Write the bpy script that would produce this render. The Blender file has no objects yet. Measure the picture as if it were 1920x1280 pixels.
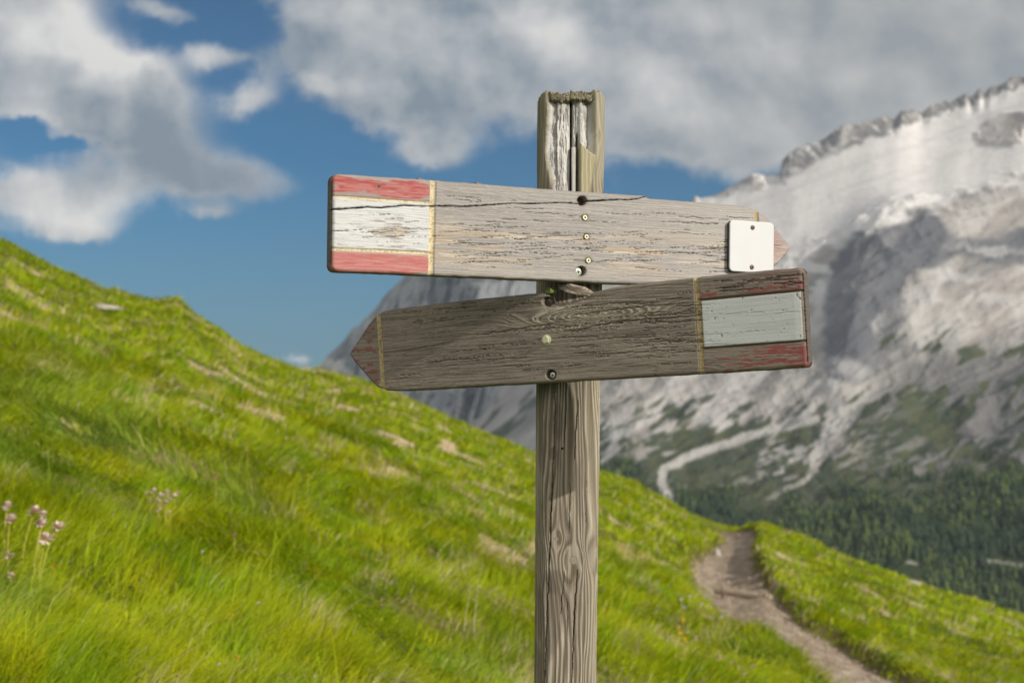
import bpy, math, random
import numpy as np
from mathutils import Matrix, Vector

random.seed(7)
RNG = np.random.default_rng(7)
scene = bpy.context.scene
COL = scene.collection

# ------------------------------------------------------------------ camera
F = 2667.0                      # focal length in photo pixels (1920 wide)
CAMZ = 1.65
PITCH = math.atan(80 / F)
CP, SP = math.cos(PITCH), math.sin(PITCH)
cam_d = bpy.data.cameras.new('camera')
cam = bpy.data.objects.new('camera', cam_d)
COL.objects.link(cam)
scene.camera = cam
cam.location = (0, 0, CAMZ)
cam.rotation_euler = (math.pi / 2 + PITCH, 0, 0)
cam_d.sensor_width = 36
cam_d.lens = 36 * F / 1920
cam_d.clip_start = 0.05
cam_d.clip_end = 60000
cam_d.dof.use_dof = True
cam_d.dof.focus_distance = 2.33
cam_d.dof.aperture_fstop = 6.3
cam_d.dof.aperture_blades = 7

# ------------------------------------------------------------------ light
SUN_EL, SUN_AZ = 26.0, 34.6       # azimuth measured from +X towards the camera side
el, az = math.radians(SUN_EL), math.radians(SUN_AZ)
SUN = Vector((math.cos(el) * math.cos(az), -math.cos(el) * math.sin(az), math.sin(el)))
sd = bpy.data.lights.new('sun', 'SUN')
sd.energy = 3.9
sd.angle = math.radians(0.55)
sd.color = (1.0, 0.94, 0.85)
sun = bpy.data.objects.new('sun', sd)
COL.objects.link(sun)
sun.rotation_euler = SUN.to_track_quat('Z', 'Y').to_euler()

scene.view_settings.view_transform = 'Standard'
scene.view_settings.look = 'None'
scene.view_settings.exposure = 0.0
scene.view_settings.gamma = 1.0
scene.render.engine = 'CYCLES'
scene.cycles.max_bounces = 6
scene.cycles.transparent_max_bounces = 8
scene.cycles.volume_bounces = 0


class NT:
    """small node helper"""
    def __init__(s, tree):
        s.t = tree
        s.n = tree.nodes
        s.l = tree.links

    def node(s, kind, **kw):
        nd = s.n.new(kind)
        for k, v in kw.items():
            setattr(nd, k, v)
        return nd

    def put(s, sock, v):
        if isinstance(v, bpy.types.NodeSocket):
            s.l.new(v, sock)
        else:
            sock.default_value = v

    def math(s, op, a, b=0.0, c=0.0, clamp=False):
        nd = s.node('ShaderNodeMath', operation=op, use_clamp=clamp)
        s.put(nd.inputs[0], a)
        s.put(nd.inputs[1], b)
        s.put(nd.inputs[2], c)
        return nd.outputs[0]

    def vec(s, x, y, z):
        nd = s.node('ShaderNodeCombineXYZ')
        s.put(nd.inputs[0], x); s.put(nd.inputs[1], y); s.put(nd.inputs[2], z)
        return nd.outputs[0]

    def noise(s, v, scale, detail=4, rough=0.5, dist=0.0):
        nd = s.node('ShaderNodeTexNoise')
        if v is not None:
            s.l.new(v, nd.inputs['Vector'])
        nd.inputs['Scale'].default_value = scale
        nd.inputs['Detail'].default_value = detail
        nd.inputs['Roughness'].default_value = rough
        nd.inputs['Distortion'].default_value = dist
        return nd.outputs[0]

    def mix(s, fac, a, b, blend='MIX'):
        nd = s.node('ShaderNodeMix', data_type='RGBA', blend_type=blend)
        s.put(nd.inputs[0], fac)
        s.put(nd.inputs[6], a)
        s.put(nd.inputs[7], b)
        return nd.outputs[2]

    def sstep(s, v, lo, hi, a=0.0, b=1.0):
        nd = s.node('ShaderNodeMapRange', interpolation_type='SMOOTHSTEP')
        s.put(nd.inputs[0], v)
        nd.inputs[1].default_value = lo; nd.inputs[2].default_value = hi
        nd.inputs[3].default_value = a; nd.inputs[4].default_value = b
        return nd.outputs[0]


# ------------------------------------------------------------------ world: sky with drifting cumulus
def build_world():
    w = bpy.data.worlds.new('World')
    scene.world = w
    w.use_nodes = True
    t = NT(w.node_tree)
    t.n.clear()
    sky = t.node('ShaderNodeTexSky', sky_type='NISHITA')
    sky.sun_disc = False
    sky.sun_elevation = el
    sky.sun_rotation = math.atan2(SUN.x, SUN.y)
    sky.altitude = 2400
    sky.air_density = 1.0
    sky.dust_density = 0.6
    sky.ozone_density = 1.6
    tc = t.node('ShaderNodeTexCoord')
    sep = t.node('ShaderNodeSeparateXYZ')
    t.l.new(tc.outputs['Generated'], sep.inputs[0])
    X, Y, Z = sep.outputs
    Ya = t.math('MAXIMUM', t.math('ABSOLUTE', Y), 0.12)
    U = t.math('DIVIDE', X, Ya)
    V = t.math('DIVIDE', Z, Ya)
    P = t.vec(U, V, 0.0)
    # warp
    wn = t.node('ShaderNodeTexNoise')
    t.l.new(P, wn.inputs['Vector'])
    wn.inputs['Scale'].default_value = 11
    wn.inputs['Detail'].default_value = 6
    wn.inputs['Roughness'].default_value = 0.68
    ws = t.node('ShaderNodeSeparateColor')
    t.l.new(wn.outputs['Color'], ws.inputs[0])
    Uw = t.math('ADD', U, t.math('MULTIPLY', t.math('SUBTRACT', ws.outputs[0], 0.5), 0.055))
    Vw = t.math('ADD', V, t.math('MULTIPLY', t.math('SUBTRACT', ws.outputs[1], 0.5), 0.045))

    def blobs(lst, u, v):
        out = None
        for (cx, cy, rx, ry, k) in lst:
            u0, v0 = (cx - 960) / F, (720 - cy) / F
            du = t.math('DIVIDE', t.math('SUBTRACT', u, u0), rx / F)
            dv = t.math('DIVIDE', t.math('SUBTRACT', v, v0), ry / F)
            r2 = t.math('ADD', t.math('MULTIPLY', du, du), t.math('MULTIPLY', dv, dv))
            g = t.math('MULTIPLY', t.math('EXPONENT', t.math('MULTIPLY', r2, -0.9)), k)
            out = g if out is None else t.math('ADD', out, g)
        return out
    cover = blobs([(10, 50, 140, 110, 1.3), (120, 165, 165, 80, 1.15), (255, 150, 75, 55, .8), (270, 230, 110, 72, 1.0), (350, 315, 110, 52, .85),
                   (500, 352, 95, 40, .55), (90, 370, 170, 62, 1.0), (150, 430, 75, 25, .6),
                   (380, 88, 60, 24, .50), (430, 100, 50, 16, .28), (462, 188, 52, 30, .60), (485, 145, 26, 40, .3), (395, 405, 56, 18, .58), (400, 355, 60, 22, .35), (310, 18, 66, 13, .46), (620, 225, 50, 20, -.2), (370, 350, 60, 22, .3),
                   (690, 30, 190, 85, 1.1), (760, 170, 120, 75, 1.0), (600, 130, 75, 45, .6), (830, 270, 60, 45, .42), (1000, 110, 270, 110, 1.2),
                   (1340, 110, 260, 160, 1.2), (1300, 250, 170, 50, .75), (1650, 60, 330, 190, 1.3), (1950, 0, 400, 200, 1.2),
                   (1000, -120, 1500, 110, .6), (555, 676, 36, 14, .7), (800, 290, 60, 35, .4),
                   (2600, 100, 500, 250, 1.0), (-700, 100, 500, 250, 1.0),
                   (20, 232, 60, 16, -.75), (110, 262, 70, 12, -.6), (430, 20, 60, 50, -.5), (860, 22, 60, 14, -.25),(250, 285, 40, 10, -.2)], Uw, Vw)
    fine = t.noise(P, 22, 8, 0.62)
    dens = t.math('ADD', cover, t.math('MULTIPLY', t.math('SUBTRACT', fine, 0.5), 0.85))
    mask = t.sstep(dens, 0.26, 0.86)
    bright = blobs([(60, 40, 150, 60, .5), (235, 95, 95, 38, .95), (150, 400, 120, 38, .95), (40, 330, 80, 45, .7),
                    (690, 15, 90, 40, .35), (1235, 130, 95, 60, .6), (1060, 60, 110, 60, .35), (610, 155, 60, 16, .5), (460, 190, 40, 25, .25),
                    (385, 90, 40, 20, .35), (395, 407, 45, 14, .2), (1480, 130, 120, 60, .25), (555, 676, 36, 16, .5),
                    (190, 75, 60, 25, .5), (400, 165, 30, 12, .6), (90, 60, 90, 40, .3), (1000, 40, 120, 30, .3), (1300, 215, 130, 30, .25), (320, 270, 140, 70, -.45), (480, 345, 110, 45, -.55), (380, 90, 40, 20, -.3), (310, 18, 60, 14, -.25), (560, 60, 60, 60, -.2), (780, 190, 110, 60, -.2), (1750, 60, 200, 120, -.05)], Uw, Vw)
    # puffs lit from the right: difference of the cloud noise towards the sun
    P2 = t.vec(t.math('ADD', U, 0.014), t.math('ADD', V, 0.018), 0.0)
    n1 = t.noise(P, 12, 5, 0.5)
    n2 = t.noise(P2, 12, 5, 0.5)
    puff = t.math('MULTIPLY', t.math('SUBTRACT', n1, n2), 2.0)
    lit = t.math('ADD', t.math('ADD', t.math('MULTIPLY', bright, 0.85), 0.26), puff)
    lit = t.math('ADD', lit, t.math('MULTIPLY', t.math('SUBTRACT', t.noise(P, 7, 3), .5), .5), clamp=True)
    lit = t.math('ADD', lit, t.math('MULTIPLY', t.math('SUBTRACT', t.noise(P, 30, 6, .6), .5), .55), clamp=True)
    # thin sunlit rims around the thicker shaded cores
    rim = t.math('MULTIPLY', t.sstep(dens, 1.25, 0.45), 0.22)
    lit = t.math('ADD', lit, t.math('SUBTRACT', rim, 0.03), clamp=True)
    ccol = t.mix(lit, (0.21, 0.26, 0.315, 1), (0.76, 0.745, 0.72, 1))
    # the warm greyer deck towards the right
    warm = t.sstep(U, -0.05, 0.3)
    ccol = t.mix(t.math('MULTIPLY', warm, 0.45), ccol, (0.43, 0.42, 0.395, 1))
    skyc = t.mix(1.0, sky.outputs[0], (0.010, 0.039, 0.054, 1), 'MULTIPLY')
    # pale, dusty air close to the horizon
    hz = t.sstep(V, -0.03, 0.18, 0.78, 0.0)
    skyc = t.mix(hz, skyc, (0.185, 0.25, 0.325, 1))
    allc = t.mix(mask, skyc, ccol)
    # unseen sky behind the camera: bright cloud added as fill light, with blue gaps
    nb = t.noise(tc.outputs['Generated'], 2.2, 6, 0.55)
    backm = t.math('MULTIPLY', t.sstep(nb, 0.36, 0.56), t.sstep(Z, -0.05, 0.25))
    backc = t.mix(backm, skyc, (1.35, 1.28, 1.17, 1))
    allc = t.mix(t.sstep(Y, 0.25, -0.15), allc, backc)
    bg = t.node('ShaderNodeBackground')
    t.l.new(allc, bg.inputs[0])
    bg.inputs[1].default_value = 1.0
    out = t.node('ShaderNodeOutputWorld')
    t.l.new(bg.outputs[0], out.inputs[0])


build_world()


# ------------------------------------------------------------------ projection helpers (photo pixel <-> direction)
def UV(px, py):
    a = (np.asarray(px, float) - 960) / F
    v = (640 - np.asarray(py, float)) / F
    yy = CP - v * SP
    return a / yy, (SP + v * CP) / yy


def to_px(X, Y, Z):
    Z = Z - CAMZ
    dep = Y * CP + Z * SP
    up = -Y * SP + Z * CP
    return 960 + F * X / dep, 640 - F * up / dep


# ------------------------------------------------------------------ numpy noise
def _h(ix, iy, seed):
    n = (ix * 374761393 + iy * 668265263 + seed * 974634777) & 0xFFFFFFFF
    n = ((n ^ (n >> 13)) * 1274126177) & 0xFFFFFFFF
    n = n ^ (n >> 16)
    return (n & 0xFFFFFF) / float(0xFFFFFF)


def vn(x, y, seed=0):
    x = np.asarray(x, float); y = np.asarray(y, float)
    fx, fy = np.floor(x), np.floor(y)
    ix, iy = fx.astype(np.int64), fy.astype(np.int64)
    tx, ty = x - fx, y - fy
    tx = tx * tx * tx * (tx * (tx * 6 - 15) + 10)
    ty = ty * ty * ty * (ty * (ty * 6 - 15) + 10)
    a = _h(ix, iy, seed); b = _h(ix + 1, iy, seed)
    c = _h(ix, iy + 1, seed); d = _h(ix + 1, iy + 1, seed)
    return (a + (b - a) * tx) * (1 - ty) + (c + (d - c) * tx) * ty     # 0..1


def fbm(x, y, seed=0, oct=5, gain=.5):
    s = 0; amp = 1; tot = 0
    for k in range(oct):
        s = s + amp * vn(x, y, seed + k * 17)
        tot += amp; amp *= gain
        x = x * 2.03 + 11.3; y = y * 2.03 + 5.7
    return s / tot


def ridged(x, y, seed=0, oct=5, gain=.5):
    s = 0; amp = 1; tot = 0
    for k in range(oct):
        s = s + amp * (1 - np.abs(2 * vn(x, y, seed + k * 17) - 1))
        tot += amp; amp *= gain
        x = x * 2.07 + 7.3; y = y * 2.07 + 3.7
    return s / tot


def ss(x, a, b):
    t = np.clip((x - a) / (b - a), 0, 1)
    return t * t * (3 - 2 * t)


def lerp(a, b, t):
    return a + (b - a) * t


def mixc(c, d, m):
    d = np.asarray(d, float)
    return c + (d - c) * m[..., None]


def pl_dist(PX, PY, pts):
    """distance to a polyline and the parameter 0..1 along it"""
    best = np.full(np.shape(PX), 1e9); par = np.zeros(np.shape(PX))
    n = len(pts) - 1
    for i in range(n):
        (x0, y0), (x1, y1) = pts[i][:2], pts[i + 1][:2]
        dx, dy = x1 - x0, y1 - y0
        t = np.clip(((PX - x0) * dx + (PY - y0) * dy) / (dx * dx + dy * dy + 1e-12), 0, 1)
        d = np.hypot(PX - x0 - t * dx, PY - y0 - t * dy)
        m = d < best
        best = np.where(m, d, best); par = np.where(m, (i + t) / n, par)
    return best, par


# ------------------------------------------------------------------ mesh builders
def np_mesh(name, verts, quads=None, tris=None, col=None, smooth=True):
    me = bpy.data.meshes.new(name)
    verts = np.ascontiguousarray(verts, dtype=np.float32).reshape(-1, 3)
    nq = 0 if quads is None else len(quads)
    nt = 0 if tris is None else len(tris)
    me.vertices.add(len(verts))
    me.vertices.foreach_set('co', verts.ravel())
    loops = []
    if nq: loops.append(np.asarray(quads, np.int32).ravel())
    if nt: loops.append(np.asarray(tris, np.int32).ravel())
    loops = np.concatenate(loops)
    me.loops.add(len(loops))
    me.loops.foreach_set('vertex_index', loops)
    me.polygons.add(nq + nt)
    starts = np.concatenate([np.arange(nq) * 4, nq * 4 + np.arange(nt) * 3]).astype(np.int32)
    me.polygons.foreach_set('loop_start', starts)
    me.update(calc_edges=True)
    me.validate()
    if smooth:
        me.polygons.foreach_set('use_smooth', np.ones(len(me.polygons), bool))
    if col is not None:
        at = me.color_attributes.new('col', 'FLOAT_COLOR', 'POINT')
        c = np.ones((len(verts), 4), np.float32)
        c[:, :3] = np.asarray(col, np.float32).reshape(-1, 3)
        at.data.foreach_set('color', c.ravel())
    return me


def link(name, me, mat=None, parent=None):
    o = bpy.data.objects.new(name, me)
    COL.objects.link(o)
    if mat is not None:
        me.materials.append(mat)
    if parent is not None:
        o.parent = parent
    return o


def tag(o, label=None, cat=None, group=None, kind=None):
    if label: o['label'] = label
    if cat: o['category'] = cat
    if group: o['group'] = group
    if kind: o['kind'] = kind
    return o


def grid_quads(nr, nc, wrap=False, off=0):
    i = np.arange(nr - 1)[:, None]; j = np.arange(nc if wrap else nc - 1)[None, :]
    j2 = (j + 1) % nc
    a = i * nc + j; b = i * nc + j2; c = (i + 1) * nc + j2; d = (i + 1) * nc + j
    return np.stack([a + 0 * b, b + 0 * a, c + 0 * a, d + 0 * b], -1).reshape(-1, 4) + off


def tiny(name, parts, mat, parent, M=None):
    """join python vertex/face lists (in a local frame) into one mesh object"""
    vs, fs = [], []
    for v, f in parts:
        o = len(vs); vs += list(v); fs += [tuple(i + o for i in g) for g in f]
    if M is not None:
        vs = [tuple(M @ Vector(p)) for p in vs]
    me = bpy.data.meshes.new(name)
    me.from_pydata(vs, [], fs)
    me.update()
    return link(name, me, mat, parent)


def lathe(profile, n=24, cx=0, cy=0, phase=0.0, close=True):
    """profile of (radius, height); axis = local z"""
    v, f = [], []
    for r, h in profile:
        for k in range(n):
            a = 2 * math.pi * k / n + phase
            v.append((cx + r * math.cos(a), cy + r * math.sin(a), h))
    for i in range(len(profile) - 1):
        for k in range(n):
            k2 = (k + 1) % n
            f.append((i * n + k, i * n + k2, (i + 1) * n + k2, (i + 1) * n + k))
    if close:
        f.append(tuple((len(profile) - 1) * n + k for k in range(n)))
    return v, f


def prism(poly, z0, z1):
    n = len(poly)
    v = [(x, y, z0) for x, y in poly] + [(x, y, z1) for x, y in poly]
    f = [tuple(range(n - 1, -1, -1)), tuple(range(n, 2 * n))]
    f += [(k, (k + 1) % n, n + (k + 1) % n, n + k) for k in range(n)]
    return v, f


# ------------------------------------------------------------------ materials
def mat_vcol(name, rough=0.8, noise_scale=60, noise_amt=0.25, bump=0.0, bump_scale=200, spec=0.3, stretch=(1, 1, 1), transl=0.0):
    m = bpy.data.materials.new(name)
    m.use_nodes = True
    t = NT(m.node_tree); t.n.clear()
    at = t.node('ShaderNodeAttribute', attribute_name='col')
    tc = t.node('ShaderNodeTexCoord')
    mp = t.node('ShaderNodeMapping')
    mp.inputs['Scale'].default_value = stretch
    t.l.new(tc.outputs['Object'], mp.inputs[0])
    n = t.noise(mp.outputs[0], noise_scale, 5, 0.6)
    k = t.math('ADD', t.math('MULTIPLY', t.math('SUBTRACT', n, 0.5), noise_amt * 2), 1.0)
    kc = t.vec(k, k, k)
    c = t.mix(1.0, at.outputs[0], kc, 'MULTIPLY')
    b = t.node('ShaderNodeBsdfPrincipled')
    t.l.new(c, b.inputs['Base Color'])
    b.inputs['Roughness'].default_value = rough
    b.inputs['Specular IOR Level'].default_value = spec
    if bump:
        bn = t.node('ShaderNodeBump')
        bn.inputs['Strength'].default_value = 1.0
        bn.inputs['Distance'].default_value = bump
        t.l.new(t.noise(mp.outputs[0], bump_scale, 4, 0.6), bn.inputs['Height'])
        t.l.new(bn.outputs[0], b.inputs['Normal'])
    out = t.node('ShaderNodeOutputMaterial')
    if transl:
        tr = t.node('ShaderNodeBsdfTranslucent')
        t.l.new(c, tr.inputs[0])
        ms = t.node('ShaderNodeMixShader')
        ms.inputs[0].default_value = transl
        t.l.new(b.outputs[0], ms.inputs[1]); t.l.new(tr.outputs[0], ms.inputs[2])
        t.l.new(ms.outputs[0], out.inputs[0])
    else:
        t.l.new(b.outputs[0], out.inputs[0])
    return m


def mat_plain(name, color, rough=0.5, metal=0.0, var=0.2, scale=400, spec=0.5, bump=0.0):
    m = bpy.data.materials.new(name)
    m.use_nodes = True
    t = NT(m.node_tree); t.n.clear()
    tc = t.node('ShaderNodeTexCoord')
    n = t.noise(tc.outputs['Object'], scale, 5, 0.6)
    k = t.math('ADD', t.math('MULTIPLY', t.math('SUBTRACT', n, 0.5), var * 2), 1.0)
    c = t.mix(1.0, (*color, 1), t.vec(k, k, k), 'MULTIPLY')
    b = t.node('ShaderNodeBsdfPrincipled')
    t.l.new(c, b.inputs['Base Color'])
    b.inputs['Roughness'].default_value = rough
    b.inputs['Metallic'].default_value = metal
    b.inputs['Specular IOR Level'].default_value = spec
    if bump:
        bn = t.node('ShaderNodeBump')
        bn.inputs['Distance'].default_value = bump
        t.l.new(n, bn.inputs['Height']); t.l.new(bn.outputs[0], b.inputs['Normal'])
    out = t.node('ShaderNodeOutputMaterial')
    t.l.new(b.outputs[0], out.inputs[0])
    return m


M_WOOD = mat_vcol('weathered_wood', 0.82, 900, 0.13, 0.0004, 1400, 0.25, (1, 1, 1))
M_POST = mat_vcol('post_wood', 0.85, 260, 0.12, 0.0004, 500, 0.2, (1, 1, .12))
M_ZINC = mat_plain('zinc_screw', (0.55, 0.56, 0.45), 0.35, 0.55, 0.25, 900)
M_BRASS = mat_plain('yellowed_bolt', (0.62, 0.62, 0.40), 0.4, 0.35, 0.25, 900)
M_RUST = mat_plain('brown_screw', (0.16, 0.10, 0.07), 0.5, 0.4, 0.4, 900)
M_DARK = mat_plain('dark_recess', (0.03, 0.03, 0.025), 0.7, 0.2, 0.3, 600)
M_PLATE = mat_plain('white_enamel', (0.64, 0.63, 0.625), 0.32, 0.0, 0.05, 25)
M_PLATEDGE = mat_plain('plate_shade_layer', (0.05, 0.05, 0.05), 0.5)


# ------------------------------------------------------------------ the meadow slope
SKY = np.array([(-900, 85), (-500, 262), (-200, 375), (0, 450), (22, 456), (60, 480), (110, 506), (160, 527), (200, 550), (214, 546), (245, 560), (300, 568),
                (318, 564), (335, 566), (365, 592), (405, 614), (450, 648), (500, 671), (560, 690), (620, 702), (680, 717), (740, 736), (790, 758),
                (840, 782), (890, 804), (950, 830), (1003, 850), (1060, 866), (1120, 882), (1180, 903), (1240, 932), (1290, 962), (1335, 984),
                (1375, 992), (1430, 982), (1500, 1010), (1600, 1050), (1700, 1088), (1800, 1122), (1920, 1158), (2100, 1215), (2500, 1345), (3200, 1600)], float)
_u, _v = UV(SKY[:, 0], SKY[:, 1])
HH = CAMZ
LIN = np.polyfit(_u, _v, 1)


def vsky(U): return np.interp(U, _u, _v)


_du = UV(np.array([-500, 0, 400, 1000, 1340, 1430, 1920, 2500]), 640)[0]
def Dsky(U): return np.interp(U, _du, [45, 52, 60, 72, 74, 62, 46, 40])


def base_ground(x, y):
    y = np.maximum(y, .3)
    U = np.clip(x / y, -3, 3)
    U = np.where(np.abs(U) > 1, np.sign(U) * (1 + (np.abs(U) - 1)), U)
    D = Dsky(U)
    det = np.where(np.abs(U) < .9, vsky(U), np.polyval(LIN, U))
    t = ss(y, 6, 32)
    vs = lerp(np.polyval(LIN, U), det, t)
    yy = np.minimum(y, D)
    z = vs * yy - HH + HH * yy / D
    e = np.maximum(y - D, 0)
    z = z + (vs + HH / D) * e - .022 * e ** 2
    return z + CAMZ


PATH_PX = [(2400, 1900), (1900, 1500), (1700, 1350), (1618, 1278), (1545, 1230), (1462, 1180), (1394, 1142), (1366, 1112), (1358, 1085), (1360, 1060),
           (1376, 1040), (1388, 1022), (1384, 1010), (1364, 1004), (1336, 1003)]
CUT = 0.14


def px_to_ground(px, py, extra=0.0):
    U, V = UV(px, py)
    U = np.asarray(U, float); V = np.asarray(V, float)
    lo = np.full(U.shape, 1.2); hi = Dsky(U) * .995
    for _ in range(50):
        mid = (lo + hi) / 2
        z = base_ground(U * mid, mid) - extra - CAMZ
        below = z < V * mid           # ground lies under the ray: go farther
        lo = np.where(below, mid, lo); hi = np.where(below, hi, mid)
    return U * lo, lo


_pp = np.array(PATH_PX, float)
PATH_X, PATH_Y = px_to_ground(_pp[:, 0], _pp[:, 1], CUT)
PATH = list(zip(PATH_X, PATH_Y))


def path_dist(x, y):
    w = (fbm(x * 1.3, y * 1.3, 91, 3) - .5) * .45
    d, _ = pl_dist(x, y, PATH)
    return d + w


def ground(x, y):
    z = base_ground(x, y)
    far = ss(y, 8, 40)
    hum = (fbm(x * 2.0 + y * .15, y * 1.6, 5, 3) - .5) * .20 * (1 - far) + (fbm(x * .9 + y * .15, y * .9, 6, 4) - .5) * .20 * (.4 + .6 * far)
    hum += (fbm(x * .28, y * .28, 15, 3) - .5) * .30 * ss(y, 6, 14)
    hum *= ss(y, 2, 5)
    d = path_dist(x, y)
    half = np.interp(y, [5, 14, 30, 50], [.66, .66, .64, .52])
    inside = 1 - ss(d, half, half + .28)
    near = 1 - ss(d, 1.0, 4.0)
    z = z + hum * (1 - .75 * near)
    z = z - CUT * inside * (1 - .7 * ss(y, 32, 46))
    # outer lip of the trail, a little raised: shades the tread
    dl, _ = pl_dist(x, y, PATH)
    side = (x - np.interp(y, PATH_Y[::-1], PATH_X[::-1]))
    lip = np.exp(-((d - .85) / .42) ** 2) * .10 * (side > 0)
    z = z + lip * (1 - inside)
    return z


def build_meadow():
    cu = np.concatenate([np.linspace(-2.2, -.56, 90)[:-1], np.linspace(-.56, .56, 620), np.linspace(.56, 2.2, 90)[1:]])
    cd = np.concatenate([np.linspace(.4, 3.2, 22)[:-1], np.geomspace(3.2, 150, 420)])
    U, Dp = np.meshgrid(cu, cd)
    X, Y = U * Dp, Dp
    Z = ground(X, Y)
    d = path_dist(X, Y)
    half = np.interp(Y, [5, 14, 30, 50], [.66, .66, .64, .52])
    n = fbm(X * 3, Y * 3, 33, 4)
    c = np.zeros(X.shape + (3,)) + np.array([.075, .095, .012])
    c = mixc(c, (.12, .14, .015), ss(n, .4, .7))
    c = mixc(c, (.50, .38, .25), soil_mask(X, Y))
    tread = 1 - ss(d, half - .05, half + .12)
    g = fbm(X * 9, Y * 9, 51, 4)
    pc = mixc(np.zeros(c.shape) + np.array([.27, .205, .145]), (.42, .35, .27), ss(g, .45, .75))
    c = c * (1 - tread[..., None]) + pc * tread[..., None]
    Z = Z + tread * (fbm(X * 14, Y * 14, 61, 3) - .5) * .05
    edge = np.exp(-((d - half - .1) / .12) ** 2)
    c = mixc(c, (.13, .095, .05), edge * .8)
    me = np_mesh('meadow_ground', np.stack([X, Y, Z], -1), grid_quads(*X.shape), None, c)
    m = mat_vcol('meadow_soil', 0.95, 9, 0.25, 0.02, 22, 0.1)
    tag(link('ground', me, m), kind='structure')


def soil_mask(x, y):
    """bare and straw coloured treads of the cattle terraces on the upper slope"""
    z = base_ground(x, y)
    n = fbm(x * 1.25 + 3, y * .42 + z * .6, 71, 4, .55)
    px, py = to_px(x, y, z)
    zone = .12 + .95 * np.exp(-(((px - 500) / 260) ** 2 + ((py - 705) / 85) ** 2))
    lim = .675 - .15 * zone
    return ss(n, lim - .03, lim + .09) * ss(y, 12, 18)


build_meadow()
GRASS_GREEN = np.array([[.360, .430, .003], [.260, .380, .004], [.450, .460, .004], [.250, .350, .080], [.200, .300, .005]])
STRAW = np.array([[.60, .50, .22], [.50, .42, .16], [.62, .54, .30]])


def blades(n, d0, d1, h0, h1, wpx, seed, umax=.50, pw=1.0):
    r = np.random.default_rng(seed)
    U = r.uniform(-umax, umax, n)
    q = r.uniform(0, 1, n)
    d = (d0 ** pw + (d1 ** pw - d0 ** pw) * q) ** (1 / pw)
    x, y = U * d, d
    keep = (path_dist(x, y) > np.interp(y, [5, 14, 30, 70], [.70, .70, .68, .56]) + r.uniform(-.05, .1, n))
    soil = soil_mask(x, y)
    keep &= r.uniform(0, 1, n) > soil * .85
    x, y, soil = x[keep], y[keep], soil[keep]
    n = len(x)
    z = ground(x, y) - .01
    # clump structure
    cl = fbm(x * 1.5, y * 1.5, 101, 3)
    cl2 = fbm(x * 1.4, y * 1.0, 141, 3)
    hgt = r.uniform(h0, h1, n) * (.55 + .9 * ss(cl, .3, .7))
    flow = (fbm(x * .8, y * .6, 111, 3) - .5) * 4.0 + (fbm(x * 2.6, y * 2.2, 113, 2) - .5) * 4.0
    ang = -.45 + flow + r.normal(0, .55, n)              # mostly downhill, to the right and the camera
    lean = np.clip(.85 + (fbm(x * .8, y * .8, 121, 3) - .5) * 1.6 + r.normal(0, .22, n), .12, 1.25)
    dx, dy = np.cos(ang), np.sin(ang)
    wid = np.maximum(.0016, y / F * wpx) * r.uniform(.6, 1.3, n)
    side = r.uniform(0, np.pi, n)
    sx, sy = np.cos(side * .5 - .8), np.sin(side * .5 - .8)
    P = []
    for k, (t, wf) in enumerate([(0, 1.0), (.38, .95), (.72, .65), (1.0, 0)]):
        a = lean * (.25 + .95 * t)
        off = hgt * t * np.sin(a)
        zz = hgt * t * np.cos(a)
        bx, by, bz = x + dx * off, y + dy * off, z + zz
        if wf > 0:
            P.append(np.stack([bx - sx * wid * wf / 2, by - sy * wid * wf / 2, bz], -1))
            P.append(np.stack([bx + sx * wid * wf / 2, by + sy * wid * wf / 2, bz], -1))
        else:
            P.append(np.stack([bx, by, bz], -1))
    V = np.stack(P, 1)                                     # n,7,3
    b = np.arange(n)[:, None] * 7
    Q = np.concatenate([b + np.array([[0, 1, 3, 2]]), b + np.array([[2, 3, 5, 4]])])
    T = b + np.array([[4, 5, 6]])
    # colour by patches
    k1 = fbm(x * 1.7 + 9, y * 1.2, 131, 3); k2 = fbm(x * 3.2, y * 2.2, 133, 3); k3 = fbm(x * .8, y * .7, 137, 2)
    c = np.zeros((n, 3)) + GRASS_GREEN[0]
    c = mixc(c, GRASS_GREEN[1], ss(k1, .42, .62))
    c = mixc(c, GRASS_GREEN[2], ss(k2, .52, .7) * .8)
    c = mixc(c, GRASS_GREEN[3], ss(k3, .58, .72) * .5 * (1 - ss(y, 9, 22)))
    c = mixc(c, GRASS_GREEN[4], ss(cl2, .58, .74) * .5)
    st = (r.uniform(0, 1, n) < .03 + .50 * ss(fbm(x * 2.0 + 40, y * 1.3, 151, 3), .62, .74) + .5 * soil)
    c[st] = STRAW[r.integers(0, 3, n)][st]
    c *= r.uniform(.75, 1.25, n)[:, None]
    c7 = np.repeat(c[:, None, :], 7, 1)
    return V.reshape(-1, 3), Q, T, c7.reshape(-1, 3)


def build_grass():
    m = mat_vcol('grass_blades', 0.62, 3, 0.15, 0, 1, 0.25, (1, 1, 1), 0.35)
    sets = [(225000, 3.2, 9.5, .06, .17, 1.7, 201, .78, 1.3), (240000, 9, 24, .10, .22, 2.0, 202, .76, 1.1), (195000, 23, 80, .10, .22, 2.4, 203, .72, 1.0),
            (110000, 3.6, 13, .04, .085, 4.6, 205, .60, 1.2), (3500, 4, 16, .28, .45, 1.6, 204, .5, 1.2)]
    off = 0; VV, QQ, TT, CC = [], [], [], []
    for s in sets:
        V, Q, T, c = blades(*s)
        VV.append(V); QQ.append(Q + off); TT.append(T + off); CC.append(c)
        off += len(V)
    me = np_mesh('grass', np.concatenate(VV), np.concatenate(QQ), np.concatenate(TT), np.concatenate(CC), smooth=True)
    tag(link('grass', me, m), 'bright yellow-green wind-combed meadow grass with straw tufts covering the slope', 'grass', kind='stuff')


build_grass()


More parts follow.
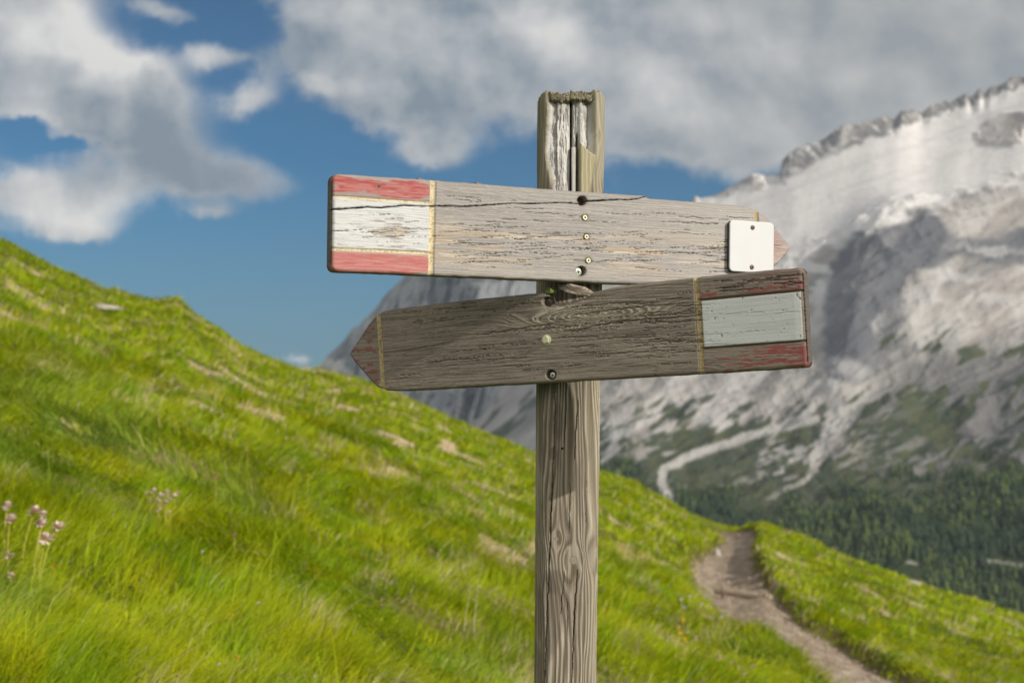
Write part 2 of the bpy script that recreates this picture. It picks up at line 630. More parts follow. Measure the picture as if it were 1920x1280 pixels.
# ------------------------------------------------------------------ far mountains
MSKY = np.array([(400, 960), (560, 930), (760, 880), (850, 815), (910, 770), (965, 690), (1010, 590), (1050, 480), (1110, 420), (1200, 385), (1296, 380), (1304, 366), (1312, 372), (1340, 366), (1380, 345), (1412, 325), (1440, 330), (1462, 326), (1468, 300),
                 (1480, 287), (1500, 281), (1520, 272), (1545, 262), (1560, 252), (1580, 240), (1600, 236), (1630, 226), (1662, 218), (1676, 226), (1690, 211), (1712, 208), (1730, 212), (1745, 200),
                 (1790, 186), (1812, 176), (1822, 184), (1836, 166), (1846, 176), (1856, 164), (1870, 164), (1890, 152), (1920, 144), (1980, 110), (2060, 100), (2200, 60), (2600, 110), (3200, 250)], float)


def mountain_main():
    nc, nr = 820, 560
    cx = np.concatenate([np.linspace(560, 990, 60)[:-1], np.linspace(990, 1990, 620), np.linspace(1990, 3100, nc - 679 + 0)[1:]])
    nc = len(cx)
    t = np.linspace(0, 1, nr)
    PX, T = np.meshgrid(cx, t)
    full = np.interp(cx, MSKY[:, 0], MSKY[:, 1])
    fx = np.arange(300, 3300, 4.0); ff = np.interp(fx, MSKY[:, 0], MSKY[:, 1])
    ker = np.exp(-(np.arange(-40, 41) / 18) ** 2); ker /= ker.sum()
    sm = np.convolve(np.pad(ff, 40, 'edge'), ker, 'valid')
    base = np.interp(cx, fx, sm)
    top = np.broadcast_to(base, PX.shape); dtop = np.broadcast_to(full - base, PX.shape)
    bot = 1260.0
    PY = bot + (top - bot) * T + ((ridged(PX / 31 + T * 40, T * 22, 7, 5, .62) - .55) * 20 * ss(PX, 1300, 1480) * ss(fbm(PX / 45, PX * 0, 8, 2), .2, .7) + dtop) * ss(T, .955, .995)
    # distance of each row: flat valley floor, rocky bench, steep upper mountain
    dist = np.interp(T, [0, .28, .55, .8, 1.0], [1500, 1950, 2700, 3450, 4300])
    dist = dist + (fbm(PX / 180, T * 3, 3, 3) - .5) * 160
    U, V = UV(PX, PY)
    X, Y = U * dist, dist
    Z = V * dist + CAMZ
    env = np.clip((1 - T) * 9, 0, 1) ** .8
    # rock buttress rising in front of the glacier
    bx = (PX - (1650 - (PY - 560) * .25)); by = (PY - 545)
    rise = np.where(bx < 0, np.exp(-(bx / 80) ** 2), np.exp(-(bx / 170) ** 2)) * np.exp(-(by / 155) ** 4)
    rise *= .85 + .3 * ridged((PX + PY * .5) / 90, (PY - PX * .5) / 120, 23, 3)
    # smaller ribs
    ribs = (ridged((PX * .38 + PY) / 60, (PX - PY * .38) / 230, 29, 5, .55) - .5)
    rock = (ridged(X / 90, Y / 90, 31, 5, .55) - .5)
    gl = glacier_mask(PX, PY, top)
    Z = Z + env * (rise * 75 + ribs * 30 * (1 - .85 * gl) * ss(PY, top, top + 120) + rock * 14 * (1 - .93 * gl))
    # streaky drainage lines running down to the right
    s = (PX * .78 + PY * .9)
    Z = Z + env * (ridged(s / 60, (PY - PX * .4) / 420, 37, 4) - .5) * 9 * (1 - gl)
    # jagged crest
    crest = np.exp(-((PY - top) / 22) ** 2) * ss(PX, 1440, 1500)
    Z = Z + crest * (ridged(PX / 26 + PY / 24, PY / 19, 41, 4, .6) - .45) * 30 * ss(fbm(PX / 60, PX * 0, 42, 3), .3, .7)
    # measured position on the picture after relief, for painting the ground cover
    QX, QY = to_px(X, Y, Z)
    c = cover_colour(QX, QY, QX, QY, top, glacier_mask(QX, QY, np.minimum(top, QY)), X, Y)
    # behind the crest the mountain falls away
    Xb, Yb, Zb = X[-1] * 1.25, Y[-1] * 1.25, Z[-1] - 900
    Vt = np.concatenate([np.stack([X, Y, Z], -1), np.stack([Xb, Yb, Zb], -1)[None]])
    C = np.concatenate([c, c[-1:]])
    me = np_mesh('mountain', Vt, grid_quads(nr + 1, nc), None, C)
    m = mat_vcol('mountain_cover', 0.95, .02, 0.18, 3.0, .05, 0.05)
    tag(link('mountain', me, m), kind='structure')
    return X, Y, Z, PX, PY


def glacier_mask(PX, PY, top):
    low = np.interp(PX, [1200, 1340, 1450, 1560, 1650, 1760, 1850, 1920, 2100, 3200], [380, 400, 470, 455, 420, 392, 350, 330, 300, 350])
    w = (fbm(PX / 40, PY / 18, 43, 4) - .5) * 60
    g = 1 - ss(PY + w, low - 14, low + 14)
    rim = np.interp(PX, [1200, 1440, 1470, 1560, 1700, 1800, 1920, 3200], [25, 10, 42, 38, 26, 16, 18, 20])
    g = g * ss(PY - top + (fbm(PX / 16, PY / 16, 44, 3) - .5) * 22, rim - 5, rim + 5)
    # rock islands
    isl = np.exp(-(((PX - 1890) / 55) ** 2 + ((PY - 232 - (1890 - PX) * .25) / 26) ** 2)) + .9 * np.exp(-(((PX - 1880) / 45) ** 2 + ((PY - 265) / 14) ** 2))
    isl += np.exp(-(((PX - 1405) / 60) ** 2 + ((PY - 345) / 22) ** 2)) * .8
    g = g * (1 - ss(isl + (fbm(PX / 20, PY / 9, 45, 3) - .5) * .6, .45, .62))
    return g


def poly_mask(PX, PY, pts, soft):
    ins = np.zeros(PX.shape, bool)
    for (x0, y0), (x1, y1) in zip(pts, pts[1:] + pts[:1]):
        if y0 == y1: continue
        k = ((y0 > PY) != (y1 > PY)) & (PX < (x1 - x0) * (PY - y0) / (y1 - y0) + x0)
        ins ^= k
    d, _ = pl_dist(PX, PY, pts + pts[:1])
    return ss(np.where(ins, d, -d), -soft, soft)


BUTTRESS = [(1552, 720), (1544, 640), (1548, 560), (1556, 500), (1596, 440), (1645, 396), (1678, 376), (1712, 400), (1745, 392), (1785, 440), (1850, 452), (1925, 420),
            (2010, 410), (2010, 500), (1900, 492), (1800, 480), (1735, 500), (1690, 545), (1700, 600), (1668, 650), (1640, 700), (1600, 715)]


def cover_colour(PX, PY, QX, QY, top, gl, X, Y):
    w1 = (fbm(PX / 60, PY / 45, 52, 5) - .5)
    w2 = (fbm(PX / 22, PY / 16, 53, 4) - .5)
    A = PX * 1.0 + w1 * 60; B = PY + w1 * 70 + w2 * 20
    rock = np.zeros(PX.shape + (3,)) + np.array([.31, .285, .26])
    r1 = fbm((PX * .8 + PY * .9) / 34, (PY - PX * .5) / 130, 55, 5)
    rock = mixc(rock, (.42, .40, .375), ss(r1, .45, .68))
    rock = mixc(rock, (.20, .195, .19), ss(r1, .47, .30) * .7)
    # pale snow-dusted rock under the glacier
    pale = ss(B, 640, 520) * ss(A, 1290, 1340) * ss(A, 1640, 1560)
    p2 = fbm(PX / 50, PY / 14, 56, 5)
    rock = mixc(rock, (.56, .545, .53), pale * ss(p2, .36, .56) * .9)
    # darker buttress; the right flank's cloud shadow is painted into the rock colour
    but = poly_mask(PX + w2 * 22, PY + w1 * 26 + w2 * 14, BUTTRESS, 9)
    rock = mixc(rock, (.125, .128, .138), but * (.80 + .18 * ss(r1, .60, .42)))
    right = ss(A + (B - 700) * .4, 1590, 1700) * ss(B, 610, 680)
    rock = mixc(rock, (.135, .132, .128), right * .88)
    # snow tongues
    for (x, y, rx, ry) in [(1740, 556, 50, 14), (1790, 516, 80, 12), (1652, 610, 12, 36), (1590, 690, 50, 22), (1480, 610, 60, 20), (1545, 720, 50, 16), (1850, 470, 90, 12), (1870, 560, 70, 20), (930, 545, 80, 28)]:
        g = np.exp(-(((PX - x + w2 * 40) / rx) ** 2 + ((PY - y - (PX - x) * .12 + w2 * 30) / ry) ** 2))
        rock = mixc(rock, (.50, .485, .47), ss(g, .25, .95) * .5)
    crs = ss(PX, 1430, 1470) * ss(PY - top, 46, 26)
    rock = mixc(rock, (.19, .185, .18), crs * (.35 + .55 * ss(fbm(PX / 15 + PY / 20, PY / 12, 64, 4), .38, .55)))
    rock = mixc(rock, (.55, .53, .51), crs * ss(fbm(PX / 11 - PY / 14, PY / 16, 65, 3), .60, .70) * .8)
    c = mixc(rock, (.64, .615, .59), gl)
    # streaks in the snow
    st = fbm((PX * .35 + PY) / 9, PX / 180, 57, 4)
    c = mixc(c, (.46, .465, .47), gl * ss(st, .54, .72) * .35)
    # alpine turf creeping over the rock
    gl_n = fbm((PX * .85 + PY) / 26, (PY - PX * .6) / 75, 58, 5)
    gz = ss(B, 650, 900) * .36 + ss(B, 860, 960) * .25 + .10 * ss(A, 1600, 1800) * ss(B, 560, 700)
    for (x, y, rx, ry, k) in [(1700, 800, 100, 60, .28), (1850, 660, 120, 22, .24), (1270, 870, 110, 40, .14), (1500, 760, 90, 16, .10), (1400, 880, 150, 40, .08),
                              (1830, 770, 70, 60, -.24), (1310, 700, 120, 45, -.12), (1500, 850, 60, 60, -.10), (1770, 880, 30, 18, -.3)]:
        gz = gz + k * np.exp(-(((PX - x) / rx) ** 2 + ((PY - y) / ry) ** 2))
    gz = gz - .11 * ss(A, 1660, 1560) * ss(B, 900, 820)
    dtr, _ = pl_dist(PX, PY, [(1262, 990), (1252, 930), (1238, 900), (1246, 878), (1300, 852), (1370, 830), (1440, 806), (1530, 785)])
    gz = gz + .26 * np.exp(-(dtr / 26) ** 2)
    gm = ss(gl_n + gz, .70, .80)
    gm = gm * ss(B, 560, 610)
    spk = ss(fbm((PX * .5 + PY) / 11, (PY - PX * .5) / 22, 60, 4), .50, .62)
    gm = gm * (1 - spk * .85 * ss(fbm(PX / 70, PY / 40, 62, 3), .40, .55) * np.exp(-((PY - 850) / 75) ** 2))
    c = mixc(c, (.048, .062, .032), gm * .95)
    c = mixc(c, (.085, .09, .042), gm * ss(fbm(PX / 30, PY / 30, 59, 3), .5, .65) * .7)
    # forest floor
    fo = forest_mask(PX, PY)
    c = mixc(c, (.030, .042, .016), fo)
    # pale gravel track curling down the valley
    for pts, w in [([(1262, 990), (1252, 930), (1238, 900), (1246, 878), (1300, 852), (1370, 830), (1440, 806), (1530, 785)], 9),
                   ([(1440, 935), (1500, 905), (1530, 880)], 4), ([(1530, 880), (1560, 830)], 3), ([(1700, 1052), (1780, 1056), (1850, 1052), (1920, 1060)], 3.0)]:
        d, _ = pl_dist(PX + w2 * 8, PY + w2 * 8, pts)
        k = .9 if w > 5 else .45
        c = mixc(c, (.42, .40, .37), (1 - ss(d, w * .6, w * 1.25)) * k)
    return c


def forest_mask(PX, PY):
    lim = np.interp(PX, [1000, 1120, 1200, 1300, 1450, 1560, 1650, 1750, 1850, 1920, 3200], [900, 855, 880, 905, 945, 935, 915, 905, 895, 880, 880])
    n = (fbm(PX / 45, PY / 28, 63, 4) - .5) * 150
    dtr, _ = pl_dist(PX, PY, [(1262, 990), (1252, 930), (1238, 900), (1246, 878), (1300, 852), (1370, 830)])
    return ss(PY + n, lim - 10, lim + 30) * ss(dtr, 12, 24)


MX, MY, MZ, MPX, MPY = mountain_main()
MPX, MPY = to_px(MX, MY, MZ)


def mountain_left():
    """the shaded wall with snow at its foot, seen between the two boards"""
    sk = np.array([(380, 800), (560, 705), (592, 688), (640, 640), (700, 580), (735, 540), (762, 512), (800, 470), (860, 420), (950, 410), (1040, 420), (1180, 470)], float)
    cx = np.linspace(420, 1180, 260); t = np.linspace(0, 1, 220)
    PX, T = np.meshgrid(cx, t)
    top = np.interp(PX, sk[:, 0], sk[:, 1]) + (ridged(PX / 20, PX * 0, 71, 3) - .5) * 9
    bot = 900.0
    PY = bot + (top - bot) * T
    # surface that recedes steeply to the left: it turns its back on the sun
    dist = 4300 + (1 - T) * -450 + np.clip((1000 - PX), -200, 600) * 2.4
    U, V = UV(PX, PY)
    X, Y, Z = U * dist, dist, V * dist + CAMZ
    env = np.clip((1 - T) * 8, 0, 1)
    Z = Z + env * (ridged(X / 60 + Z / 700, Z / 300, 73, 4) - .5) * 30
    Y = Y + (ridged(PX / 30 + PY / 120, PY / 160, 75, 4) - .5) * 200 * env
    n = fbm(PX / 18, PY / 60, 76, 4)
    c = mixc(np.zeros(PX.shape + (3,)) + np.array([.21, .215, .225]), (.30, .30, .30), ss(n, .45, .65))
    w = (fbm(PX / 25, PY / 20, 77, 4) - .5) * 40
    snow = ss(PX + w, 880, 915) * ss(PY + w * .5, 480, 500) * (1 - ss(PY + (PX - 1000) * .25 + w * .5, 562, 585))
    c = mixc(c, (.62, .62, .61), snow)
    foot = ss(PY + w - (PX - 850) * .45, 770, 790)
    c = mixc(c, (.42, .41, .39), foot)
    grn = ss(fbm(PX / 18, PY / 10, 78, 4), .5, .6) * ss(PY - (PX - 850) * .3, 795, 815)
    c = mixc(c, (.10, .11, .07), grn * .8)
    me = np_mesh('mountain_wall', np.stack([X, Y, Z], -1), grid_quads(*PX.shape), None, c)
    m = mat_vcol('mountain_wall_rock', 0.95, .03, 0.22, 5.0, .06, 0.05)
    tag(link('mountain', me, m), kind='structure')


mountain_left()


def build_forest():
    r = np.random.default_rng(301)
    fo = forest_mask(MPX, MPY)
    ii, jj = np.nonzero((fo > .5) & (MPX > 1080) & (MPX < 2300) & (MPY < 1235))
    # thin so the stand keeps an even density on the ground
    k = r.choice(len(ii), 16000, replace=True)
    ii, jj = ii[k], jj[k]
    x = MX[ii, jj] + r.normal(0, 5, len(k)); y = MY[ii, jj] + r.normal(0, 9, len(k)); z = MZ[ii, jj] - 1.5
    gap = fbm(x / 90, y / 90, 81, 3)
    keep = gap > .27
    x, y, z = x[keep], y[keep], z[keep]
    n = len(x)
    h = r.uniform(9, 19, n); w = h * r.uniform(.17, .27, n)
    ns = 6; V = []; Q = []; T = []
    th = np.arange(ns) * 2 * np.pi / ns
    rings = [(0.08, 1.0), (.34, .55), (.34, .86), (.62, .36), (.62, .6)]
    for zr, rr in rings:
        a = th[None, :] + r.uniform(0, 6, n)[:, None]
        rad = (w * rr)[:, None] * r.uniform(.75, 1.2, (n, ns))
        V.append(np.stack([x[:, None] + rad * np.cos(a), y[:, None] + rad * np.sin(a), z[:, None] + (h * zr)[:, None] + r.normal(0, .3, (n, ns))], -1))
    V.append(np.stack([x, y, z + h], -1)[:, None])
    V = np.concatenate(V, 1)
    nv = V.shape[1]
    b = np.arange(n)[:, None] * nv
    for (r0, r1) in [(0, 1), (2, 3)]:
        for s in range(ns):
            s2 = (s + 1) % ns
            Q.append(b + np.array([[r0 * ns + s, r0 * ns + s2, r1 * ns + s2, r1 * ns + s]]))
    for s in range(ns):
        T.append(b + np.array([[4 * ns + s, 4 * ns + (s + 1) % ns, nv - 1]]))
    c = np.zeros((n, 3)) + np.array([.030, .050, .020])
    c = mixc(c, (.085, .115, .025), (r.uniform(0, 1, n) < .45) * 1.0 * ss(fbm(x / 140, y / 140, 83, 2), .35, .6))
    c *= r.uniform(.7, 1.3, n)[:, None]
    C = np.repeat(c[:, None], nv, 1)
    me = np_mesh('forest', V.reshape(-1, 3), np.concatenate(Q), np.concatenate(T), C.reshape(-1, 3), smooth=False)
    m = mat_vcol('conifer_needles', .9, .2, .2)
    tag(link('forest', me, m), 'dark conifer wood filling the valley below the rock slopes', 'forest', kind='stuff')


build_forest()


def valley():
    n = 80
    g = np.linspace(-14000, 14000, n)
    X, Y = np.meshgrid(g, g)
    Z = -430 + (fbm(X / 900, Y / 900, 85, 4) - .5) * 120
    c = mixc(np.zeros(X.shape + (3,)) + np.array([.05, .065, .025]), (.10, .12, .04), ss(fbm(X / 500, Y / 500, 86, 4), .4, .6))
    me = np_mesh('valley', np.stack([X, Y, Z], -1), grid_quads(n, n), None, c)
    tag(link('terrain', me, mat_vcol('valley_turf', .95, .01, .3)), kind='structure')


valley()


# ------------------------------------------------------------------ signpost
sign = bpy.data.objects.new('signpost', None)
COL.objects.link(sign)
POST_Y = 2.455
_U, _V = UV(1061, 1150)
POST_X = _U * POST_Y
gz = float(ground(np.array([POST_X]), np.array([POST_Y]))[0])
sign.location = (POST_X, POST_Y, gz)
tag(sign, 'weathered wooden trail signpost with two blank arrow boards pointing opposite ways', 'signpost')
SL = Vector(sign.location)


def build_post():
    zt = CAMZ + UV(1071, 186)[1] * POST_Y
    zb = gz - .15
    # fine rows where seen
    zvis = CAMZ + UV(1060, 1300)[1] * POST_Y
    zz = np.concatenate([np.linspace(zb, zvis, 60)[:-1], np.linspace(zvis, zt, 1050)])
    # angle measured from the front (-Y): dense in front
    q = np.linspace(-1, 1, 330, endpoint=False)
    th = np.sign(q) * np.abs(q) ** 1.35 * np.pi
    th = np.unique(th)
    TH, ZZ = np.meshgrid(th, zz)
    v = (ZZ - CAMZ) / POST_Y
    py_est = 720 - v * F
    axx = POST_X + np.interp(py_est, [180, 1280], [(1071 - 1060.5) / F * POST_Y, (1059 - 1061) / F * POST_Y])
    a = np.interp(py_est, [180, 520, 720, 1280], [.0547, .0537, .0527, .0508])
    rot = .10
    p = np.interp(py_est, [300, 720], [22.0, 11.0])
    acc = np.zeros(TH.shape)
    for k in range(4):
        acc += np.maximum(np.cos(TH - rot - k * np.pi / 2), 0) ** p
    for k in range(4):
        acc += np.maximum(np.cos(TH - rot - np.pi / 4 - k * np.pi / 2) / 1.235, 0) ** p
    R = a * acc ** (-1 / p)
    R *= .995
    X = axx + R * np.sin(TH); Y = POST_Y - R * np.cos(TH)
    PX, PY = to_px(X, Y, ZZ)
    front = np.abs(TH) < 1.75
    # surface coordinate (unrolled) so the grain does not bunch up at the flanks
    arc = 1060 + TH * .052 / POST_Y * F
    arcx = arc - (PX * 0) + (np.interp(PY, [180, 1280], [11, -1]))
    # --- growth rings flowing round the knots
    psi = arcx + (fbm(arcx / 40, PY / 330, 401, 3) - .5) * 30 + (fbm(arcx / 9, PY / 140, 402, 3) - .5) * 4
    knots = [(1073, 1050, 7.5), (1118, 1036, 9), (998, 1040, 10), (1042, 1010, 4), (1112, 255, 3), (1125, 330, 4), (1150, 700, 10)]
    kin = np.zeros(PX.shape)
    for (kx, ky, kr) in knots:
        dx = arcx - kx; dy = (PY - ky) * np.where(PY > ky, .42, .62)
        r2 = dx * dx + dy * dy + 4
        psi = psi - dx * np.minimum(1.0, (kr * 2.2) ** 2 / r2) * 1.0
        rr = np.hypot(arcx - kx, PY - ky)
        kin = np.maximum(kin, 1 - ss(rr, kr * .75, kr * 1.05))
        psi = np.where(rr < kr, rr * 2.2 + kx, psi)
    wl = 6.6
    ph = psi / wl + (fbm(psi / 30, PY / 700, 405, 2) - .5) * 2.0
    saw = ph - np.floor(ph)
    late = np.exp(-((saw - .72) / .19) ** 2) * (.45 + .55 * ss(fbm(psi / 22, PY / 260, 406, 3), .38, .58))
    depth = np.zeros(PX.shape)
    depth -= late * -.0007 + (1 - late) * .0003
    fib = fbm(arcx / 1.7, PY / 60, 407, 3)
    depth -= (fib - .5) * .0011
    c = np.zeros(PX.shape + (3,)) + np.array([.225, .185, .135])
    c = mixc(c, (.47, .42, .33), late * .85)
    c = mixc(c, (.10, .076, .054), ss(saw, .0, .25) * ss(saw, .55, .35) * .8)
    c = mixc(c, (.15, .12, .09), ss(fib, .55, .75) * .4)
    # left half blotched darker grey-brown, right flank lighter
    st = ss(fbm(arcx / 26, PY / 130, 409, 4), .48, .62)
    c = mixc(c, (.13, .105, .08), st * .65 * ss(arcx, 1110, 1060))
    for (bx, by, rx, ry) in [(1046, 790, 10, 42), (1038, 850, 8, 16), (1040, 1090, 18, 30), (1012, 1150, 12, 60)]:
        g = np.exp(-(((arcx - bx) / rx) ** 2 + ((PY - by) / ry) ** 2))
        c = mixc(c, (.10, .08, .06), ss(g + (fib - .5) * .3, .35, .7) * .6)
    fr = ss(arcx, 1092, 1112)
    c = mixc(c, c * 1.0 + np.array([.075, .07, .05]), fr)
    # algae on the shady left corner and near the top
    alg = ss(arcx, 1032, 1004) * (.35 + .65 * ss(PY, 740, 560)) + .25 * ss(PY, 360, 340)
    alg = np.clip(alg, 0, 1) * (.7 + .5 * (fbm(arcx / 8, PY / 50, 411, 3) - .3))
    c = mixc(c, (.17, .16, .075), np.clip(alg, 0, 1) * .5)
    c = mixc(c, (.30, .26, .20), kin * .4)
    # --- drying cracks
    cracks = [([(1041, 700), (1040, 780), (1037, 860), (1034, 930), (1031, 1020), (1028, 1080), (1024, 1180), (1020, 1320)], 1.7, .010),
              ([(1062, 720), (1060, 790), (1058, 830)], 1.0, .004), ([(1084, 745), (1080, 800), (1077, 860)], 1.2, .005),
              ([(1069, 905), (1068, 960), (1067, 1000)], .9, .004), ([(1058, 1070), (1053, 1120), (1052, 1150)], .9, .004),
              ([(1083, 1068), (1078, 1130), (1074, 1220), (1072, 1300)], 1.4, .007), ([(1100, 900), (1099, 980)], .8, .003),
              ([(1063, 1120), (1064, 1190)], .8, .003)]
    for pts, w, dd in cracks:
        pts = [(x + .0, y) for x, y in pts]
        d, tt = pl_dist(PX + (fbm(PY / 14, PY * 0, 413, 3) - .5) * 3, PY, pts)
        ww = .62 * w * (.5 + .5 * np.sin(np.clip(tt, .02, .98) * np.pi))
        m = (1 - ss(d, ww * .5, ww * 1.5)) * front
        depth -= m * dd
        c = mixc(c, (.03, .025, .02), m * .85)
    # small nail hole
    d = np.hypot(PX - 1054, PY - 841)
    depth -= (1 - ss(d, 1.5, 3)) * .004 * front
    c = mixc(c, (.04, .03, .02), (1 - ss(d, 1.2, 2.6)) * front)
    # --- torn, hollowed front at the top
    wob = (fbm(PX / 9, PY / 22, 421, 3) - .5)
    left = np.interp(PY, [180, 215, 285, 300, 355, 420], [1026, 1027, 1022, 1024, 1035, 1046]) + wob * 5
    right = np.interp(PY, [180, 300, 320, 360, 430], [1116, 1117, 1113, 1108, 1100])
    tear = ss(PX, left - 1.2, left + 1.5) * ss(PX, right + 1.5, right - 1) * front * ss(PY, 450, 380)
    # inner profile: hollows, a black split and a standing splinter
    inner = np.interp(PX, [1022, 1030, 1036, 1040, 1050, 1062, 1068, 1072, 1076, 1082, 1086, 1092, 1100, 1108, 1114, 1118],
                      [.005, .012, .016, .010, .009, .012, .013, .030, .014, .013, .012, .007, .010, .013, .020, .004])
    fibre = (ridged(PX / 5.0 + wob, PY / 60, 423, 4) - .5) * .0045 + (fbm(PX / 3, PY / 14, 424, 3) - .5) * .0035
    chop = (ridged(PX / 12 + PY / 60, PY / 26, 425, 3) - .5) * .004
    d_in = inner + fibre + chop
    # intact ribbon on the lower right and the splinter beside the split
    intact = ss(PY + (PX - 1092) * -.9 + wob * 8, 262, 272) * ss(PX, 1087, 1090)
    d_in = lerp(d_in, .0012 + (ridged(PX / 6, PY / 200, 426, 3) - .5) * .0012, intact)
    spl = ss(PY, 272, 276) * ss(PX, 1070.5, 1072.5) * ss(PX, 1084.5, 1082)
    d_in = lerp(d_in, .006 + (PX - 1072) * .0003, spl)
    spl2 = ss(PX, 1083, 1084.5) * ss(PX, 1089.5, 1088) * ss(PY, 245, 262)
    d_in = lerp(d_in, .030, spl2)
    split = np.exp(-((PX - 1069 - (PY - 200) * .008) / 1.7) ** 2)
    d_in = d_in + split * .024
    shoulder = ss(PY, 192, 187)
    d_in = lerp(d_in, .004 + wob * .006, shoulder)
    depth = depth * (1 - tear) - d_in * tear
    silver = mixc(np.zeros(c.shape) + np.array([.44, .42, .39]), (.33, .305, .27), ss(fbm(PX / 3.2, PY / 45, 427, 4), .5, .68) * .7)
    silver = mixc(silver, (.66, .64, .60), ss(fbm(PX / 6, PY / 30, 428, 3), .5, .66) * .6)
    yel = mixc(np.zeros(c.shape) + np.array([.37, .33, .20]), (.50, .45, .31), ss(np.sin(PX / 1.25 + wob * 4), .1, .9) * .8)
    torn = silver * (1 - intact[..., None]) + yel * intact[..., None]
    torn = mixc(torn, (.04, .03, .02), np.clip(split * .95 + spl2 * .8, 0, 1))
    mossy = ss(PY + wob * 12, 196, 190)
    torn = mixc(torn, mixc(np.zeros(c.shape) + np.array([.22, .18, .10]), (.05, .045, .02), ss(fbm(PX / 2.2, PY / 2.2, 429, 3), .42, .58)), mossy * .9)
    c = c * (1 - tear[..., None]) + torn * tear[..., None]
    c = mixc(c, (.33, .30, .21), front * ss(PY, 360, 330) * (1 - tear) * .5 * ss(PX, 1014, 1024))
    R2 = R + depth
    # ragged top rim
    ZR = ZZ + ss(PY, 230, 186) * (fbm(TH * 7, TH * 0, 431, 3) - .45) * .007 + ss(PY, 230, 186) * (fbm(TH * 22, TH * 0, 432, 3) - .45) * .006
    X = axx + R2 * np.sin(TH); Y = POST_Y - R2 * np.cos(TH)
    nr, nc = X.shape
    V = [np.stack([X, Y, ZR], -1).reshape(-1, 3)]
    Cc = [c.reshape(-1, 3)]
    quads = [grid_quads(nr, nc, wrap=True)]
    # weathered end grain: rings shrinking to the centre
    prev = (nr - 1) * nc; off = nr * nc
    for f_, dz in [(.93, .0015), (.8, -.001), (.6, .001), (.35, -.002), (.1, 0)]:
        rr = R2[-1] * f_
        xx = axx[-1] + rr * np.sin(TH[-1]); yy = POST_Y - rr * np.cos(TH[-1])
        zz2 = ZR[-1] + dz + (fbm(xx * 260, yy * 260, 433, 3) - .5) * .012
        V.append(np.stack([xx, yy, zz2], -1))
        Cc.append(mixc(np.zeros((nc, 3)) + np.array([.24, .20, .11]), (.12, .11, .04), ss(fbm(xx * 300, yy * 300, 435, 2), .4, .6)))
        j = np.arange(nc); j2 = (j + 1) % nc
        quads.append(np.stack([prev + j, prev + j2, off + j2, off + j], -1))
        prev = off; off += nc
    V = np.concatenate(V) - np.array(SL)[None, :]
    me = np_mesh('post', V, np.concatenate(quads), None, np.concatenate(Cc))
    return link('post', me, M_POST, sign)


post = build_post()


class Board:
    def __init__(s, T, Y0, pxc, p_a, p_b):
        """vertical plane Y = Y0 + (X-Xc) T ; p_a, p_b: two pixels giving the direction of the long axis"""
        s.th = math.atan(T); s.T = T
        U0 = float(UV(pxc, 500)[0])
        s.O = np.array([U0 * Y0, Y0, CAMZ])
        s.a = np.array([math.cos(s.th), math.sin(s.th), 0.0])
        s.n = np.array([math.sin(s.th), -math.cos(s.th), 0.0])
        s.rot = 0.0
        q = s.local(np.array([p_a[0], p_b[0]]), np.array([p_a[1], p_b[1]]))
        s.rot = math.atan2(q[1][1] - q[1][0], q[0][1] - q[0][0])
        s.ax = s.a * math.cos(s.rot) + np.array([0, 0, math.sin(s.rot)])
        s.az = -s.a * math.sin(s.rot) + np.array([0, 0, math.cos(s.rot)])

    def local(s, px, py):
        U, V = UV(px, py)
        # point = cam + Y*(U,1,V) with Y = Y0 + (X-Xc)T
        Y = (s.O[1] - s.O[0] * s.T) / (1 - U * s.T)
        P = np.stack([U * Y, Y, V * Y + CAMZ], -1) - s.O
        S = P @ s.a; H = P[..., 2]
        c, d = math.cos(-s.rot), math.sin(-s.rot)
        return S * c - H * d, S * d + H * c

    def world(s, S, H, N):
        return s.O + S[..., None] * s.ax + H[..., None] * s.az + N[..., None] * s.n

    def M(s, px, py, n=0.0):
        """frame at a pixel of the face: x along the board, y up, z out"""
        S, H = s.local(np.array([px]), np.array([py]))
        P = s.world(S, H, np.array([n]))[0] - np.array(SL)
        m = Matrix.Identity(4)
        for i in range(3):
            m[i][0] = s.ax[i]; m[i][1] = s.az[i]; m[i][2] = s.n[i]; m[i][3] = P[i]
        return m


